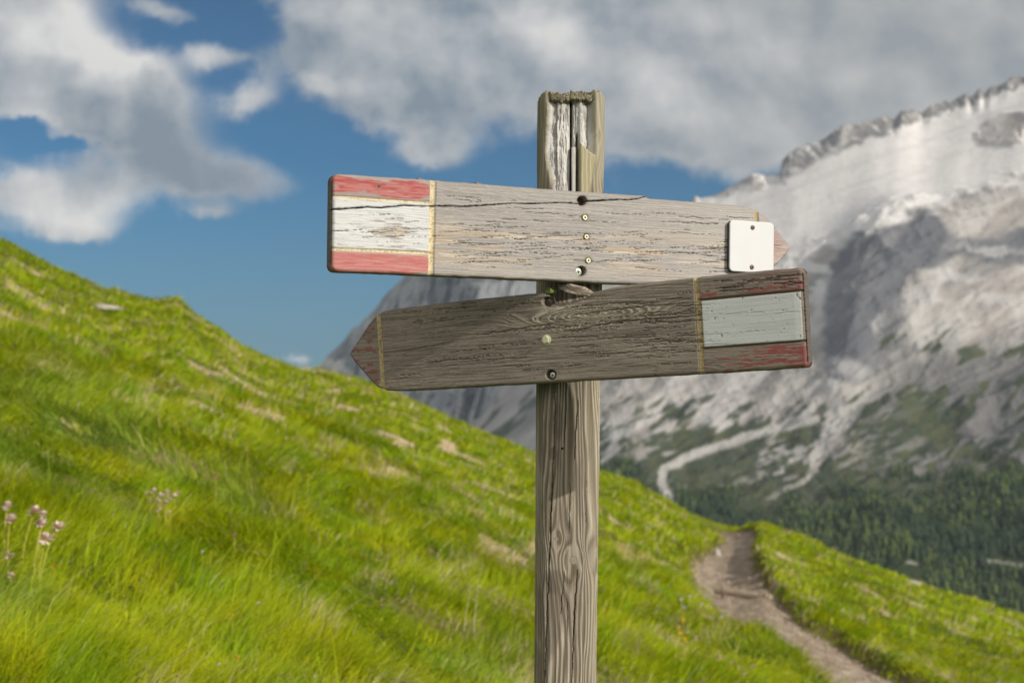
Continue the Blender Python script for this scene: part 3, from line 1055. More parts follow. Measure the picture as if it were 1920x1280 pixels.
def board_mesh(B, top_px, bot_px, x_end, end_is_left, thick, paint, r_corner, res=.00105, name='sign_board', label=None):
    tp = np.array(top_px, float); bp = np.array(bot_px, float)
    ts, th_ = B.local(tp[:, 0], tp[:, 1]); bs, bh = B.local(bp[:, 0], bp[:, 1])
    s0 = min(ts.min(), bs.min()); s1 = max(ts.max(), bs.max())
    n = int((s1 - s0) / res)
    S = np.linspace(s0, s1, n)
    ot, ob = np.argsort(ts), np.argsort(bs)
    Tt = np.interp(S, ts[ot], th_[ot]); Bb = np.interp(S, bs[ob], bh[ob])
    # light hand-cut irregularity of the arrises
    Tt = Tt + (fbm(S * 60, S * 0, 501, 3) - .5) * .0014; Bb = Bb + (fbm(S * 55, S * 0 + 9, 502, 3) - .5) * .0014
    e = (S - s0) if end_is_left else (s1 - S)
    rc = np.where(e < r_corner, r_corner - np.sqrt(np.maximum(r_corner ** 2 - (r_corner - e) ** 2, 0)), 0)
    Tt = Tt - rc; Bb = Bb + rc
    mid = (Tt + Bb) / 2
    Tt = np.maximum(Tt, mid + .0004); Bb = np.minimum(Bb, mid - .0004)
    hmax = (Tt - Bb).max()
    m = int(hmax / res)
    # rows denser at the rims
    w = np.linspace(0, 1, m)
    W, SS = np.meshgrid(w, S, indexing='ij')
    H = Bb[None] + (Tt - Bb)[None] * W
    P0 = B.world(SS, H, np.zeros(SS.shape))
    PX, PY = to_px(P0[..., 0], P0[..., 1], P0[..., 2])
    slope_t = np.abs(np.gradient(Tt, S)); slope_b = np.abs(np.gradient(Bb, S))
    dt = (Tt[None] - H) / np.sqrt(1 + np.minimum(slope_t, 3) ** 2)[None]; db = (H - Bb[None]) / np.sqrt(1 + np.minimum(slope_b, 3) ** 2)[None]
    de = (SS - s0) if end_is_left else (s1 - SS)
    dist = np.minimum(np.minimum(dt, db), de)
    rr = .005
    k = np.clip(dist / rr, 0, 1)
    N = -(rr - np.sqrt(np.maximum(rr ** 2 - (rr - k * rr) ** 2, 0)))
    dn, c = paint(PX, PY, SS, H, W, dist)
    N = N + dn
    # cracks that run out of the face must not poke through
    N = np.maximum(N, -thick + .003)
    front = B.world(SS, H, N)
    nr, nc = SS.shape
    back = B.world(SS[[0, nr // 2, -1]], H[[0, nr // 2, -1]], np.full((3, nc), -thick))
    V = np.concatenate([front.reshape(-1, 3), back.reshape(-1, 3)]) - np.array(SL)
    edge = np.array([.10, .085, .07])
    cb = np.zeros((3 * nc, 3)) + edge
    C = np.concatenate([c.reshape(-1, 3), cb])
    qf = grid_quads(nr, nc)
    o = nr * nc
    qb = grid_quads(3, nc, off=o)[:, ::-1]
    j = np.arange(nc - 1)
    qbot = np.stack([o + j, o + j + 1, j + 1, j], -1)
    l = (nr - 1) * nc
    qtop = np.stack([l + j, l + j + 1, o + 2 * nc + j + 1, o + 2 * nc + j], -1)
    quads = [qf, qb, qbot, qtop]
    tris = []
    for col, fl in ((0, False), (nc - 1, True)):
        # end wall: fan between the front column and the three back points
        i = np.arange(nr - 1)
        e0 = len(V)
        for dn_ in (-.003, -thick * .5, -thick):
            kk = B.world(SS[:, col], H[:, col], np.minimum(N[:, col], 0) * 0 + dn_) - np.array(SL)
            V = np.concatenate([V, kk])
            C = np.concatenate([C, c[:, col] * .75 if dn_ > -.004 else np.zeros((nr, 3)) + edge * (1.0 + .5 * fbm(H[:, col] * 400, H[:, col] * 0, 505, 3))[:, None]])
        prev_ = i * nc + col; prev2 = (i + 1) * nc + col
        for lv in range(3):
            a_ = e0 + lv * nr + i
            q_ = np.stack([prev_, prev2, a_ + 1, a_], -1)
            quads.append(q_ if fl else q_[:, ::-1])
            prev_, prev2 = a_, a_ + 1
    me = np_mesh(name, V, np.concatenate(quads), None, C, smooth=True)
    ob_ = link(name, me, M_WOOD, sign)
    if label: ob_['label'] = label
    return ob_


def hairlines(PX, PY, rng, n, x0, x1, yfun, lmin, lmax, wmax, slope):
    """many short drying checks; returns a mask 0..1"""
    m = np.zeros(PX.shape)
    for _ in range(n):
        xs = rng.uniform(x0, x1); L = rng.uniform(lmin, lmax) * (rng.uniform() ** .8 + .3); ys = yfun(xs, rng)
        sel = (PX > xs - 3) & (PX < xs + L + 3) & (np.abs(PY - ys) < 14)
        if not sel.any():
            continue
        x = PX[sel]; tt = np.clip((x - xs) / L, 0, 1)
        yc = ys + slope(xs) * (x - xs) + (fbm(x / 13, x * 0 + xs, 611, 3) - .5) * 4
        w = wmax * rng.uniform(.4, 1) * np.sin(np.clip(tt, .001, .999) * np.pi) ** .5
        v = (1 - ss(np.abs(PY[sel] - yc), w * .35, w * 1.2)) * (tt > 0) * (tt < 1)
        m[sel] = np.maximum(m[sel], v)
    return m


UP = Board(.453, 2.345, 1062, (640, 326), (1210, 367.5))
LO = Board(-.570, 2.340, 1062, (760, 733), (1500, 689))


def paint_upper(PX, PY, S, H, W, dist):
    rng = np.random.default_rng(71)
    q = H * 1000                                   # millimetres
    s = S * 1000
    psi = q + (fbm(s / 160, q / 40, 511, 3) - .5) * 14
    # cathedral figure low on the board and knot-like swirls
    for (kx, ky, kr) in [(930, 455, 9), (1010, 470, 8), (1150, 505, 10), (1290, 480, 12), (880, 420, 5), (700, 434, 8)]:
        ks, kh = UP.local(np.array([kx]), np.array([ky])); ks, kh = ks[0] * 1000, kh[0] * 1000
        dx = (s - ks) * .16; dy = q - kh
        psi = psi - dy * np.minimum(1, (kr ** 2) / (dx * dx + dy * dy + 3))
    ph = psi / 3.1 + (fbm(psi / 9, s / 500, 513, 3) - .5) * 3
    saw = ph - np.floor(ph)
    late = np.exp(-((saw - .7) / .2) ** 2)
    fib = fbm(s / 26, q / .9, 515, 4)
    fin = fbm(s / 8, q / .7, 516, 3)
    N = (late - .4) * .0005 - (fib - .5) * .0007
    c = np.zeros(PX.shape + (3,)) + np.array([.335, .312, .296])
    c = mixc(c, (.30, .27, .24), ss(saw, .0, .4) * ss(saw, .62, .35) * .35)
    c = mixc(c, (.27, .235, .20), ss(fib, .52, .72) * .45)
    c = mixc(c, (.52, .48, .42), ss(fin, .55, .75) * .35)
    lf = fbm(s / 170, q / 1.0, 519, 4)
    c = mixc(c, (.21, .185, .165), ss(lf, .55, .72) * .5)
    c = mixc(c, (.50, .47, .43), ss(lf, .45, .30) * .35)
    # warm honey streaks where the surface has worn
    ws = ss(fbm(s / 130, q / 7, 517, 4), .52, .64) * np.exp(-((q - (UP_MIDLOW + s * .0)) / 34) ** 2)
    c = mixc(c, (.46, .35, .235), ws * .6)
    c = mixc(c, (.60, .55, .46), ss(fbm(s / 90, q / 2.2, 518, 4), .58, .68) * ws * .8)
    # bleached to the right
    c = mixc(c, (.50, .465, .425), ss(PX, 1150, 1400) * .35)
    # the smoother top band
    c = mixc(c, (.37, .34, .31), ss(dist, .02, .0) * .3)
    # --- painted end
    pn = fbm(s / 22, q / 2.6, 521, 4); pn2 = fbm(s / 50, q / 9, 522, 4)
    yA = np.interp(PX, [620, 808], [368, 380.5]); yB = np.interp(PX, [620, 808], [466, 474.5])
    inend = ss(PX, 808, 803)
    gx = np.interp(PY, [338, 516], [812.5, 808])
    redm = inend * np.maximum(ss(PY, yA - 3, yA - 6), ss(PY, yB + 4, yB + 7))
    wear = ss(pn2 + .42 * ss(PY, np.interp(PX, [620, 810], [338, 352]), np.interp(PX, [620, 810], [327, 338])) + .30 * ss(PX, 770, 806)
              + .2 * ss(np.abs(PY - yA), 12, 4), .68, .84)
    wear = np.maximum(wear, ss(pn, .74, .84) * .6)
    red = mixc(np.zeros(c.shape) + np.array([.38, .085, .08]), (.44, .17, .155), ss(pn, .35, .65))
    red = mixc(red, (.55, .24, .22), ss(PY, yB, yB + 6) * .45)
    c = c * (1 - (redm * (1 - wear * .88))[..., None]) + red * (redm * (1 - wear * .88))[..., None]
    whm = inend * ss(PY, yA + 2, yA + 4) * ss(PY, yB - 2, yB - 4)
    wsp = fbm(s / 30, q / 2.0, 523, 5)
    patch = np.exp(-(((PX - 735) / 46) ** 2 + ((PY - 434) / 14) ** 2)) + .7 * np.exp(-(((PX - 705) / 45) ** 2 + ((PY - 376) / 6) ** 2)) + .5 * np.exp(-(((PX - 740) / 60) ** 2 + ((PY - 462) / 5) ** 2))
    bare = np.maximum(ss(wsp + patch * .33, .70, .76), ss(np.exp(-(((PX - 733) / 42) ** 2 + ((PY - 434 + (PX - 733) * .06) / 11) ** 2)) + (fbm(s / 7, q / 3, 524, 4) - .5) * .9, .50, .58))
    white = mixc(np.zeros(c.shape) + np.array([.60, .595, .585]), (.49, .485, .47), ss(fib, .5, .7) * .6)
    bwood = mixc(np.zeros(c.shape) + np.array([.38, .35, .32]), (.58, .46, .30), ss(fin, .55, .7) * ss(patch, .5, .9))
    c = c * (1 - whm[..., None]) + (white * (1 - bare[..., None]) + bwood * bare[..., None]) * whm[..., None]
    N = N + whm * (1 - bare) * .0004
    # --- routed grooves, cream coloured
    for d, w, dp in [(np.abs(PX - gx), 6.0, .0035), (np.where(PX < gx, np.abs(PY - yA), 99), 2.8, .002), (np.where(PX < gx, np.abs(PY - yB), 99), 2.8, .002)]:
        g = 1 - ss(d, w * .55, w)
        N = N - np.sqrt(np.clip(1 - (d / w) ** 2, 0, 1)) * dp
        gc = mixc(np.zeros(c.shape) + np.array([.66, .56, .36]), (.40, .30, .15), ss(fbm(PX / 3, PY / 3, 525, 3), .5, .7) * .8)
        c = c * (1 - g[..., None]) + gc * g[..., None]
    # right hand groove and the ghost of the red tip
    gr = (1 - ss(np.abs(PX - np.interp(PY, [390, 530], [1418, 1424])), 2.5, 4.5))
    N = N - gr * .003
    c = mixc(c, (.42, .32, .15), gr * .85)
    tip = ss(PX, 1424, 1432) * ss(fbm(s / 16, q / 3, 527, 4) + .12 * ss(np.abs(PX - 1452), 14, 3), .47, .60)
    c = mixc(c, (.42, .17, .17), tip * .4)
    # --- the long split and the checks
    crk = [([(610, 394), (650, 391), (690, 388), (715, 389.5), (760, 384), (810, 386), (870, 386.5), (905, 385), (960, 381.5), (1010, 381), (1082, 381)], 1.7, .012, .55),
           ([(1100, 377), (1150, 375.5), (1190, 373.5), (1216, 368)], 1.6, .010, .7), ([(618, 434), (670, 431), (700, 429)], .8, .003, 1)]
    for pts, w, dd, k in crk:
        d, tt = pl_dist(PX, PY + (fbm(PX / 32, PX * 0, 529, 4) - .5) * 4, pts)
        ww = w * (1 - k * tt) * (.75 + .5 * vn(PX / 9, PX * 0, 530))
        g = 1 - ss(d, ww * .45, ww * 1.1)
        N = N - g * dd
        c = mixc(c, (.02, .018, .015), g * .92)
    yc = lambda xs, r: np.interp(xs, [620, 1440], [r.uniform(395, 508), r.uniform(430, 520)])
    slope = lambda xs: .035
    hl = hairlines(PX, PY, rng, 75, 820, 1340, yc, 18, 120, .7, lambda x: -.045)
    hl = np.maximum(hl, hairlines(PX, PY, rng, 60, 830, 1400, lambda xs, r: np.interp(xs, [820, 1400], [350, 400]) + r.uniform(8, 125), 30, 110, .8, lambda x: .05))
    hl = np.maximum(hl, hairlines(PX, PY, rng, 14, 622, 780, lambda xs, r: r.uniform(400, 462), 20, 80, .8, lambda x: -.02))
    N = N - hl * .0026
    c = mixc(c, (.07, .055, .04), hl * .8)
    # holes: two counterbores and the pits of the small bolts
    for (hx, hy, hr, dd) in [(1091.5, 376.5, 9.6, .017), (1089.5, 508.5, 10.0, .012), (1096.5, 408, 6.6, .004), (1099.3, 444, 6.2, .003), (1102.8, 488.5, 6.4, .004), (711, 349, 2.6, .003)]:
        d = np.hypot(PX - hx, PY - hy)
        g = 1 - ss(d, hr - 1.4, hr)
        N = np.where(g > 0, np.minimum(N, -g * dd), N)
        c = mixc(c, (.05, .045, .04), g * .85)
        ring = np.exp(-((d - hr - 1.5) / 2.5) ** 2)
        c = mixc(c, (.22, .18, .14), ring * .35)
    # darker towards the rim
    c = mixc(c, (.16, .13, .10), ss(dist, .006, .0005) * .45 * (.4 + fib))
    return N, c


UP_MIDLOW = float(UP.local(np.array([1050.]), np.array([468.]))[1][0] * 1000)


def paint_lower(PX, PY, S, H, W, dist):
    rng = np.random.default_rng(81)
    q = H * 1000; s = S * 1000
    psi = q + (fbm(s / 150, q / 30, 541, 3) - .5) * 16
    ks, kh = [v[0] * 1000 for v in LO.local(np.array([1110.]), np.array([590.]))]
    # nested flame figure right of the centre bolt
    dx = (s - ks); dy = (q - kh)
    flame = np.sqrt((dx * .16) ** 2 + dy ** 2)
    fz = np.exp(-((dx / 120) ** 2 + (dy / 17) ** 2))
    psi = lerp(psi, flame * 1.2 + kh, np.clip(fz * 2.2, 0, 1) * .97)
    ph = psi / 3.0 + (fbm(psi / 8, s / 500, 543, 3) - .5) * 2.4
    saw = ph - np.floor(ph)
    late = np.exp(-((saw - .7) / .16) ** 2)
    fib = fbm(s / 24, q / .8, 545, 4); fin = fbm(s / 7, q / .7, 546, 3)
    N = (late - .4) * (.0004 + .0006 * fz) - (fib - .5) * .0006
    c = np.zeros(PX.shape + (3,)) + np.array([.300, .252, .205])
    c = mixc(c, (.13, .105, .082), ss(saw, 0, .35) * ss(saw, .6, .35) * .6)
    c = mixc(c, (.10, .08, .062), ss(fib, .5, .72) * .6)
    c = mixc(c, (.30, .25, .19), ss(fin, .58, .78) * .45)
    c = mixc(c, (.26, .215, .17), late * .35)
    lf = fbm(s / 180, q / .95, 549, 4)
    c = mixc(c, (.10, .08, .06), ss(lf, .54, .70) * .5)
    c = mixc(c, (.34, .285, .225), ss(lf, .45, .30) * .4)
    # pale raised fibres of the flame
    c = mixc(c, (.52, .46, .34), late * ss(fz, .05, .4) * ss(fbm(s / 5, q / 2, 547, 3), .34, .5) * .95)
    # big soft tonal patches
    tn = fbm(s / 150, q / 45, 548, 3)
    c = c * (0.82 + .4 * tn)[..., None]
    c = mixc(c, (.23, .19, .155), ss(PX, 1240, 1300) * .25)
    # painted end at the right
    pn = fbm(s / 26, q / 2.2, 551, 4)
    gx = np.interp(PY, [520, 700], [1305, 1316])
    yA = np.interp(PX, [1318, 1512], [562, 543.5]); yB = np.interp(PX, [1318, 1516], [653, 638.5])
    inn = ss(PX, gx + 5, gx + 8)
    endx = np.interp(PY, [503, 688], [1503, 1512])
    redm = inn * np.maximum(ss(PY, yA - 2, yA - 5) * (.25 + .75 * ss(np.abs(PY - yA + 9), 12, 4)), ss(PY, yB + 3, yB + 6))
    k = ss(pn + .16 * ss(PX, 1340, 1500) + .14 * ss(PX, endx - 14, endx - 5), .56, .66)
    c = mixc(c, (.30, .055, .055), redm * k * .8)
    whm = ss(PX, gx + 7, gx + 8.5) * ss(PX, endx - 3, endx - 4.5) * ss(PY, yA + 1.5, yA + 3) * ss(PY, yB - 1.5, yB - 3)
    brush = fbm(s / 70, q / 1.6, 553, 4)
    white = mixc(np.zeros(c.shape) + np.array([.59, .60, .585]), (.52, .53, .515), ss(brush, .45, .7))
    white = mixc(white, (.72, .73, .70), ss(PX, endx - 20, endx - 12) * .5)
    chip = ss(fbm(s / 5, q / 4, 554, 3) + .22 * ss(PX, endx - 16, endx - 4), .82, .86)
    wh = whm * (1 - chip)
    c = c * (1 - wh[..., None]) + white * wh[..., None]
    N = N * (1 - wh * .75) + wh * .0007
    for yy in (yA, yB):
        d = np.where(PX > gx, np.abs(PY - yy), 99)
        g = 1 - ss(d, 1.2, 2.8)
        N = N - g * .003
        c = mixc(c, (.10, .075, .03), g * .85)
    gl = np.interp(PY, [590, 732], [708.5, 718])
    for gx_, w in ((gx, 5.2), (gl, 4.6)):
        d = np.abs(PX - gx_)
        g = 1 - ss(d, w * .6, w)
        N = N - np.sqrt(np.clip(1 - (d / w) ** 2, 0, 1)) * .0035
        gc = mixc(np.zeros(c.shape) + np.array([.50, .38, .19]), (.22, .15, .06), ss(fbm(PX / 3, PY / 3, 555, 3), .45, .65) * .8)
        gc = mixc(gc, (.75, .66, .42), ss(-(PX - gx_), 1.0, 3.5) * .5)  # sunlit left edge of the groove, painted into the colour
        c = c * (1 - g[..., None]) + gc * g[..., None]
    tipr = ss(PX, gl - 5, gl - 10) * ss(fbm(s / 14, q / 7, 557, 4), .50, .60)
    c = mixc(c, (.26, .06, .06), tipr * .65)
    # checks
    sl = lambda x: -.075
    yy = lambda xs, r: np.interp(xs, [700, 1500], [640, 590]) + r.uniform(-62, 78)
    hl = hairlines(PX, PY, rng, 70, 720, 1270, yy, 20, 130, .62, sl)
    hl = np.maximum(hl, hairlines(PX, PY, rng, 34, 1040, 1300, lambda xs, r: np.interp(xs, [1040, 1300], [600, 580]) + r.uniform(-25, 70), 50, 150, .95, lambda x: -.045))
    hl = np.maximum(hl, hairlines(PX, PY, rng, 26, 1320, 1470, lambda xs, r: np.interp(xs, [1320, 1500], [538, 522]) + r.uniform(-12, 14), 30, 90, 1.0, sl))
    hl = np.maximum(hl, hairlines(PX, PY, rng, 5, 1330, 1490, lambda xs, r: r.uniform(575, 630), 25, 60, .6, sl))
    crk = [([(1055, 622), (1110, 612), (1180, 601), (1240, 597), (1310, 592)], 1.4), ([(1080, 590), (1200, 575), (1305, 567)], 1.2), ([(900, 628), (980, 615), (1050, 604)], 1.1),
           ([(1450, 588), (1480, 586), (1515, 583)], 1.0), ([(720, 662), (800, 650), (860, 640)], .8)]
    for pts, w in crk:
        d, tt = pl_dist(PX, PY + (fbm(PX / 11, PX * 0, 559, 3) - .5) * 4, pts)
        g = (1 - ss(d, w * .4, w * 1.1)) * np.sin(np.clip(tt, .02, .98) * np.pi) ** .4
        hl = np.maximum(hl, g)
    hl = hl * (1 - .75 * wh)
    N = N - hl * .0025
    c = mixc(c, (.055, .042, .03), hl * .65)
    for (hx, hy, hr, dd) in [(1024, 565, 9.5, .014), (1025, 637, 8.2, .002), (1033, 702.5, 10, .009)]:
        d = np.hypot(PX - hx, PY - hy)
        g = 1 - ss(d, hr - 1.4, hr)
        N = np.where(g > 0, np.minimum(N, -g * dd), N)
        c = mixc(c, (.045, .035, .03), g * .9)
        if hr < 9:
            c = mixc(c, (.40, .34, .25), np.exp(-((d - hr - 1) / 2) ** 2) * .5 * fin)
    c = mixc(c, (.09, .075, .06), ss(dist, .007, .0005) * .4)
    # split-off upper lip above the notch
    br = np.exp(-(((PX - 1062) / 42) ** 2)) * ss(PY - np.interp(PX, [1030, 1105], [572, 553]), 14, 2)
    N = N - br * .006 * (.5 + fib)
    return N, c


upper = board_mesh(UP, [(624, 326), (642, 325.8), (810, 337), (1000, 352), (1100, 359.5), (1212, 367), (1216, 371.5), (1300, 378), (1395, 386), (1417, 392), (1438, 406), (1462, 436), (1478, 456), (1481, 465)],
                   [(624, 509), (642, 509.5), (800, 516), (1000, 524.5), (1130, 531), (1300, 536), (1395, 538), (1418, 533), (1440, 512), (1462, 492), (1478, 474), (1481, 467)],
                   618, True, .026, paint_upper, .010,
                   label='upper board, sunlit grey wood, arrow tip pointing right, red and white bands at its square left end')
lower = board_mesh(LO, [(654, 662), (663, 648), (690, 608), (704, 591), (716, 584), (735, 579), (860, 564), (1000, 549.5), (1022, 548), (1030, 569), (1060, 566), (1098, 557), (1112, 547), (1150, 538), (1180, 533.5), (1300, 520), (1440, 506), (1503, 501)],
                   [(654, 664), (664, 679), (690, 709), (706, 725), (722, 732), (750, 733.5), (1000, 719), (1300, 702), (1440, 693.5), (1511, 688.5)],
                   1515, False, .027, paint_lower, .008,
                   label='lower board, shaded dark brown wood, arrow tip pointing left, white band between dark red bands at its right end')

PXM = 1 / F * 2.34           # metres per photo pixel near the boards


def phillips(B, px, py, r_px, depth, mat, parent, name='screw', cross=True, label=None):
    r = r_px * PXM
    M = B.M(px, py, depth)
    parts = [lathe([(r, -.004), (r, 0), (r * .93, .0008), (r * .55, .0014), (r * .3, .0014)], 24)]
    o = tiny(name, parts, mat, parent, M)
    if cross:
        a, b = r * .50, r * .13
        poly = [(-a, -b), (-b, -b), (-b, -a), (b, -a), (b, -b), (a, -b), (a, b), (b, b), (b, a), (-b, a), (-b, b), (-a, b)]
        ca, sa = math.cos(.35), math.sin(.35)
        poly = [(x * ca - y * sa, x * sa + y * ca) for x, y in poly]
        tiny('screw_recess', [prism(poly, .0008, .00165)], M_DARK, parent, M)
    if label: o['label'] = label
    return o


def ringbolt(B, px, py, r_px, depth, mat, parent):
    r = r_px * PXM
    M = B.M(px, py, depth)
    o = tiny('bolt', [lathe([(r, -.004), (r, .0012), (r * .85, .0022), (r * .42, .0022), (r * .36, .0006), (r * .05, .0004)], 20)], mat, parent, M)
    tiny('bolt_socket', [lathe([(r * .36, .0007), (r * .34, .0009)], 6)], M_DARK, parent, M)
    return o


# hardware on the upper board
phillips(UP, 1087.5, 379, 4.2, -.013, M_RUST, upper)
phillips(UP, 1087.5, 509.5, 7.4, -.0075, M_ZINC, upper)
ringbolt(UP, 1096.5, 408, 5.2, -.0005, M_BRASS, upper)
ringbolt(UP, 1099.3, 444, 4.7, -.0002, M_BRASS, upper)
ringbolt(UP, 1102.8, 488.5, 5.0, -.0005, M_BRASS, upper)
tiny('nail', [lathe([(.0018, -.006), (.0018, .0012), (.0009, .002)], 10)], M_RUST, upper, UP.M(711, 349, -.001))
for (nx, ny) in [(790, 335.5), (899, 343.5)]:
    tiny('nail', [prism([(-.0045, -.004), (.0045, -.004), (.005, .0012), (-.003, .002)], -.012, -.003)], M_RUST, upper, UP.M(nx, ny, -.002))


def rounded_rect(w, h, r, n=6):
    pts = []
    for cx, cy, a0 in [(w / 2 - r, h / 2 - r, 0), (-w / 2 + r, h / 2 - r, 90), (-w / 2 + r, -h / 2 + r, 180), (w / 2 - r, -h / 2 + r, 270)]:
        for k in range(n + 1):
            a = math.radians(a0 + 90 * k / n)
            pts.append((cx + r * math.cos(a), cy + r * math.sin(a)))
    return pts


def build_plate():
    # corners measured on the board's plane; stands proud, near-black layer behind paints its shadow
    (s, h) = UP.local(np.array([1364., 1446., 1404., 1404.]), np.array([462., 462., 416., 511.]))
    wid = s[1] - s[0]; hei = h[2] - h[3]
    M = UP.M(1404.5, 463.5, .0)
    R = Matrix.Rotation(UP.rot * -1.0 + math.radians(-1.0), 4, 'Z')
    M = M @ R
    pts = rounded_rect(wid, hei, .0075)
    n = len(pts)
    inner = rounded_rect(wid - .0016, hei - .0016, .0068)
    v = [(x, y, .0066) for x, y in pts] + [(x, y, .0088) for x, y in pts] + [(x, y, .0094) for x, y in inner]
    f = [tuple(range(n - 1, -1, -1)), tuple(range(2 * n, 3 * n))]
    for a in (0, n):
        f += [(a + k, a + (k + 1) % n, a + n + (k + 1) % n, a + n + k) for k in range(n)]
    plate = tiny('metal_plate', [(v, f)], M_PLATE, upper, M)
    plate['label'] = 'blank white rounded plate screwed over the arrow tip'
    bk = rounded_rect(wid * .985, hei * .985, .007)
    tiny('plate_shade_layer', [prism([(x - .0006, y) for x, y in bk], .0002, .0064)], M_PLATEDGE, upper, M)
    phillips(UP, 1405.5, 427.5, 5.0, .0095, M_RUST, upper)
    phillips(UP, 1404, 501.5, 5.0, .0095, M_RUST, upper)


build_plate()

# hardware on the lower board
_M = LO.M(1026, 544, -.004)
tiny('bolt', [lathe([(.0056, -.02), (.0056, .0), (.0050, .0012), (.0042, .0012), (.0036, .0002)], 18)], mat_plain('mossy_cap', (.16, .20, .05), .6), lower, _M)
phillips(LO, 1023.5, 566, 6.6, -.011, M_RUST, lower)
tiny('hex_bolt', [lathe([(.0066, -.003), (.0066, .0036), (.0056, .0050)], 6, phase=.3), lathe([(.0085, -.0015), (.0085, .0006), (.007, .001)], 20)], M_BRASS, lower, LO.M(1025, 637, 0))
phillips(LO, 1034.5, 703, 5.6, -.004, M_ZINC, lower)


def build_splinter():
    # wedge of wood levered out of the notch between the boards
    P = [LO.world(*[np.array([v]) for v in (*[q[0] for q in LO.local(np.array([x]), np.array([y]))], n)])[0] for x, y, n in
         [(1036, 533, -.020), (1062, 531, -.014), (1090, 537, -.008), (1108, 548, -.004), (1104, 555, -.003), (1086, 554, -.003), (1062, 549, -.006), (1040, 541, -.014)]]
    P = np.array(P) - np.array(SL)
    nn = np.array(LO.n)
    n = 30
    # resample the outline, add fibres
    cl = np.concatenate([P, P[:1]]); tt = np.linspace(0, len(P), 80, endpoint=False)
    ring = np.stack([np.interp(tt, np.arange(len(P) + 1), cl[:, k]) for k in range(3)], -1)
    cen = ring.mean(0)
    V = []; C = []
    for sc, dn in [(1.0, -.008), (1.0, 0), (.86, .0018), (.6, .0026), (.3, .0022), (.04, .0026)]:
        p = cen + (ring - cen) * sc + nn * dn
        p = p + nn * ((fbm(p[:, 2] * 900 + p[:, 0] * 300, p[:, 0] * 60, 571, 3) - .5) * .003)[:, None]
        V.append(p)
        q = fbm(p[:, 2] * 1400 + p[:, 0] * 420, p[:, 0] * 50, 572, 3)
        C.append(mixc(np.zeros((len(p), 3)) + np.array([.40, .34, .27]), (.20, .15, .11), ss(q, .4, .62)))
    me = np_mesh('wood_splinter', np.concatenate(V), grid_quads(6, 80, wrap=True), None, np.concatenate(C))
    link('wood_splinter', me, M_WOOD, lower)


build_splinter()
bpy.context.view_layer.update()

# ------------------------------------------------------------------ flowers, stones and the trail's log steps
def ground_at(px, py, lift=0.0):
    x, y = px_to_ground(np.array([px], float), np.array([py], float), 0)
    x, y = float(x[0]), float(y[0])
    for _ in range(30):                         # walk to where the bumpy surface meets the ray
        U, V = UV(px, py)
        z = float(ground(np.array([x]), np.array([y]))[0])
        e = (z + lift - CAMZ) / y - float(V)
        y = y - e * y * 1.6
        y = min(max(y, 3.0), 70); x = float(U) * y
    return x, y, float(ground(np.array([x]), np.array([y]))[0])


M_STEM = mat_plain('flower_stem', (.42, .38, .05), .6)
def mat_petal(n, c): return mat_plain(n, c, .7, 0, .3, 300, .2)
M_PINK = mat_petal('pink_petals', (.72, .55, .50)); M_YEL = mat_petal('yellow_petals', (.80, .62, .02)); M_WHI = mat_petal('white_petals', (.70, .68, .66))
M_ORA = mat_petal('orange_petals', (.75, .30, .02)); M_BUD = mat_petal('rosy_petals', (.60, .30, .28))


def flower_mesh(rad, seed, tall):
    """ragged globe of narrow petals"""
    r = random.Random(seed); v = []; f = []
    for k in range(46):
        a = r.uniform(0, 6.283); b = math.asin(r.uniform(-.55, 1))
        d = Vector((math.cos(a) * math.cos(b), math.sin(a) * math.cos(b), math.sin(b) * tall))
        t = d.cross(Vector((0.3, .2, 1))).normalized() * rad * .22
        base = d * rad * .25; tip = d * rad * r.uniform(.8, 1.15); mid = d * rad * .7
        o = len(v)
        v += [tuple(base - t * .4), tuple(base + t * .4), tuple(mid + t), tuple(mid - t), tuple(tip)]
        f += [(o, o + 1, o + 2, o + 3), (o + 3, o + 2, o + 4)]
    return v, f


def stem_mesh(h, bx, by, w):
    v = []; f = []
    n = 5
    for i in range(n + 1):
        t = i / n; cx = bx * t * t; cy = by * t * t
        for k in range(4):
            a = k * math.pi / 2
            v.append((cx + w * math.cos(a), cy + w * math.sin(a), h * t))
    for i in range(n):
        for k in range(4):
            f.append((i * 4 + k, i * 4 + (k + 1) % 4, i * 4 + 4 + (k + 1) % 4, i * 4 + 4 + k))
    return v, f


def flower(px, py, stem_px, r_px, mat, label, group, tall=.9, bend=(0, 0), name='flower', cat='flower'):
    # head is seen at (px, py); it stands stem_px lower on the turf
    x, y, z = ground_at(px - bend[0], py + stem_px)
    sc = y / F
    h = stem_px * sc * 1.02
    root = bpy.data.objects.new(name, None); COL.objects.link(root)
    root.location = (x, y, z - .01)
    tag(root, label, cat, group)
    b = bend[0] * sc
    tiny('stem', [stem_mesh(h + .01, b, 0, max(.0012, sc * (1.3 if r_px > 8.5 else .55)))], M_STEM, root)
    hv, hf = flower_mesh(r_px * sc, int(px * 7 + py), tall)
    tiny('flower_head', [([(a + b, c, d + h + .01) for a, c, d in hv], hf)], mat, root)
    return root


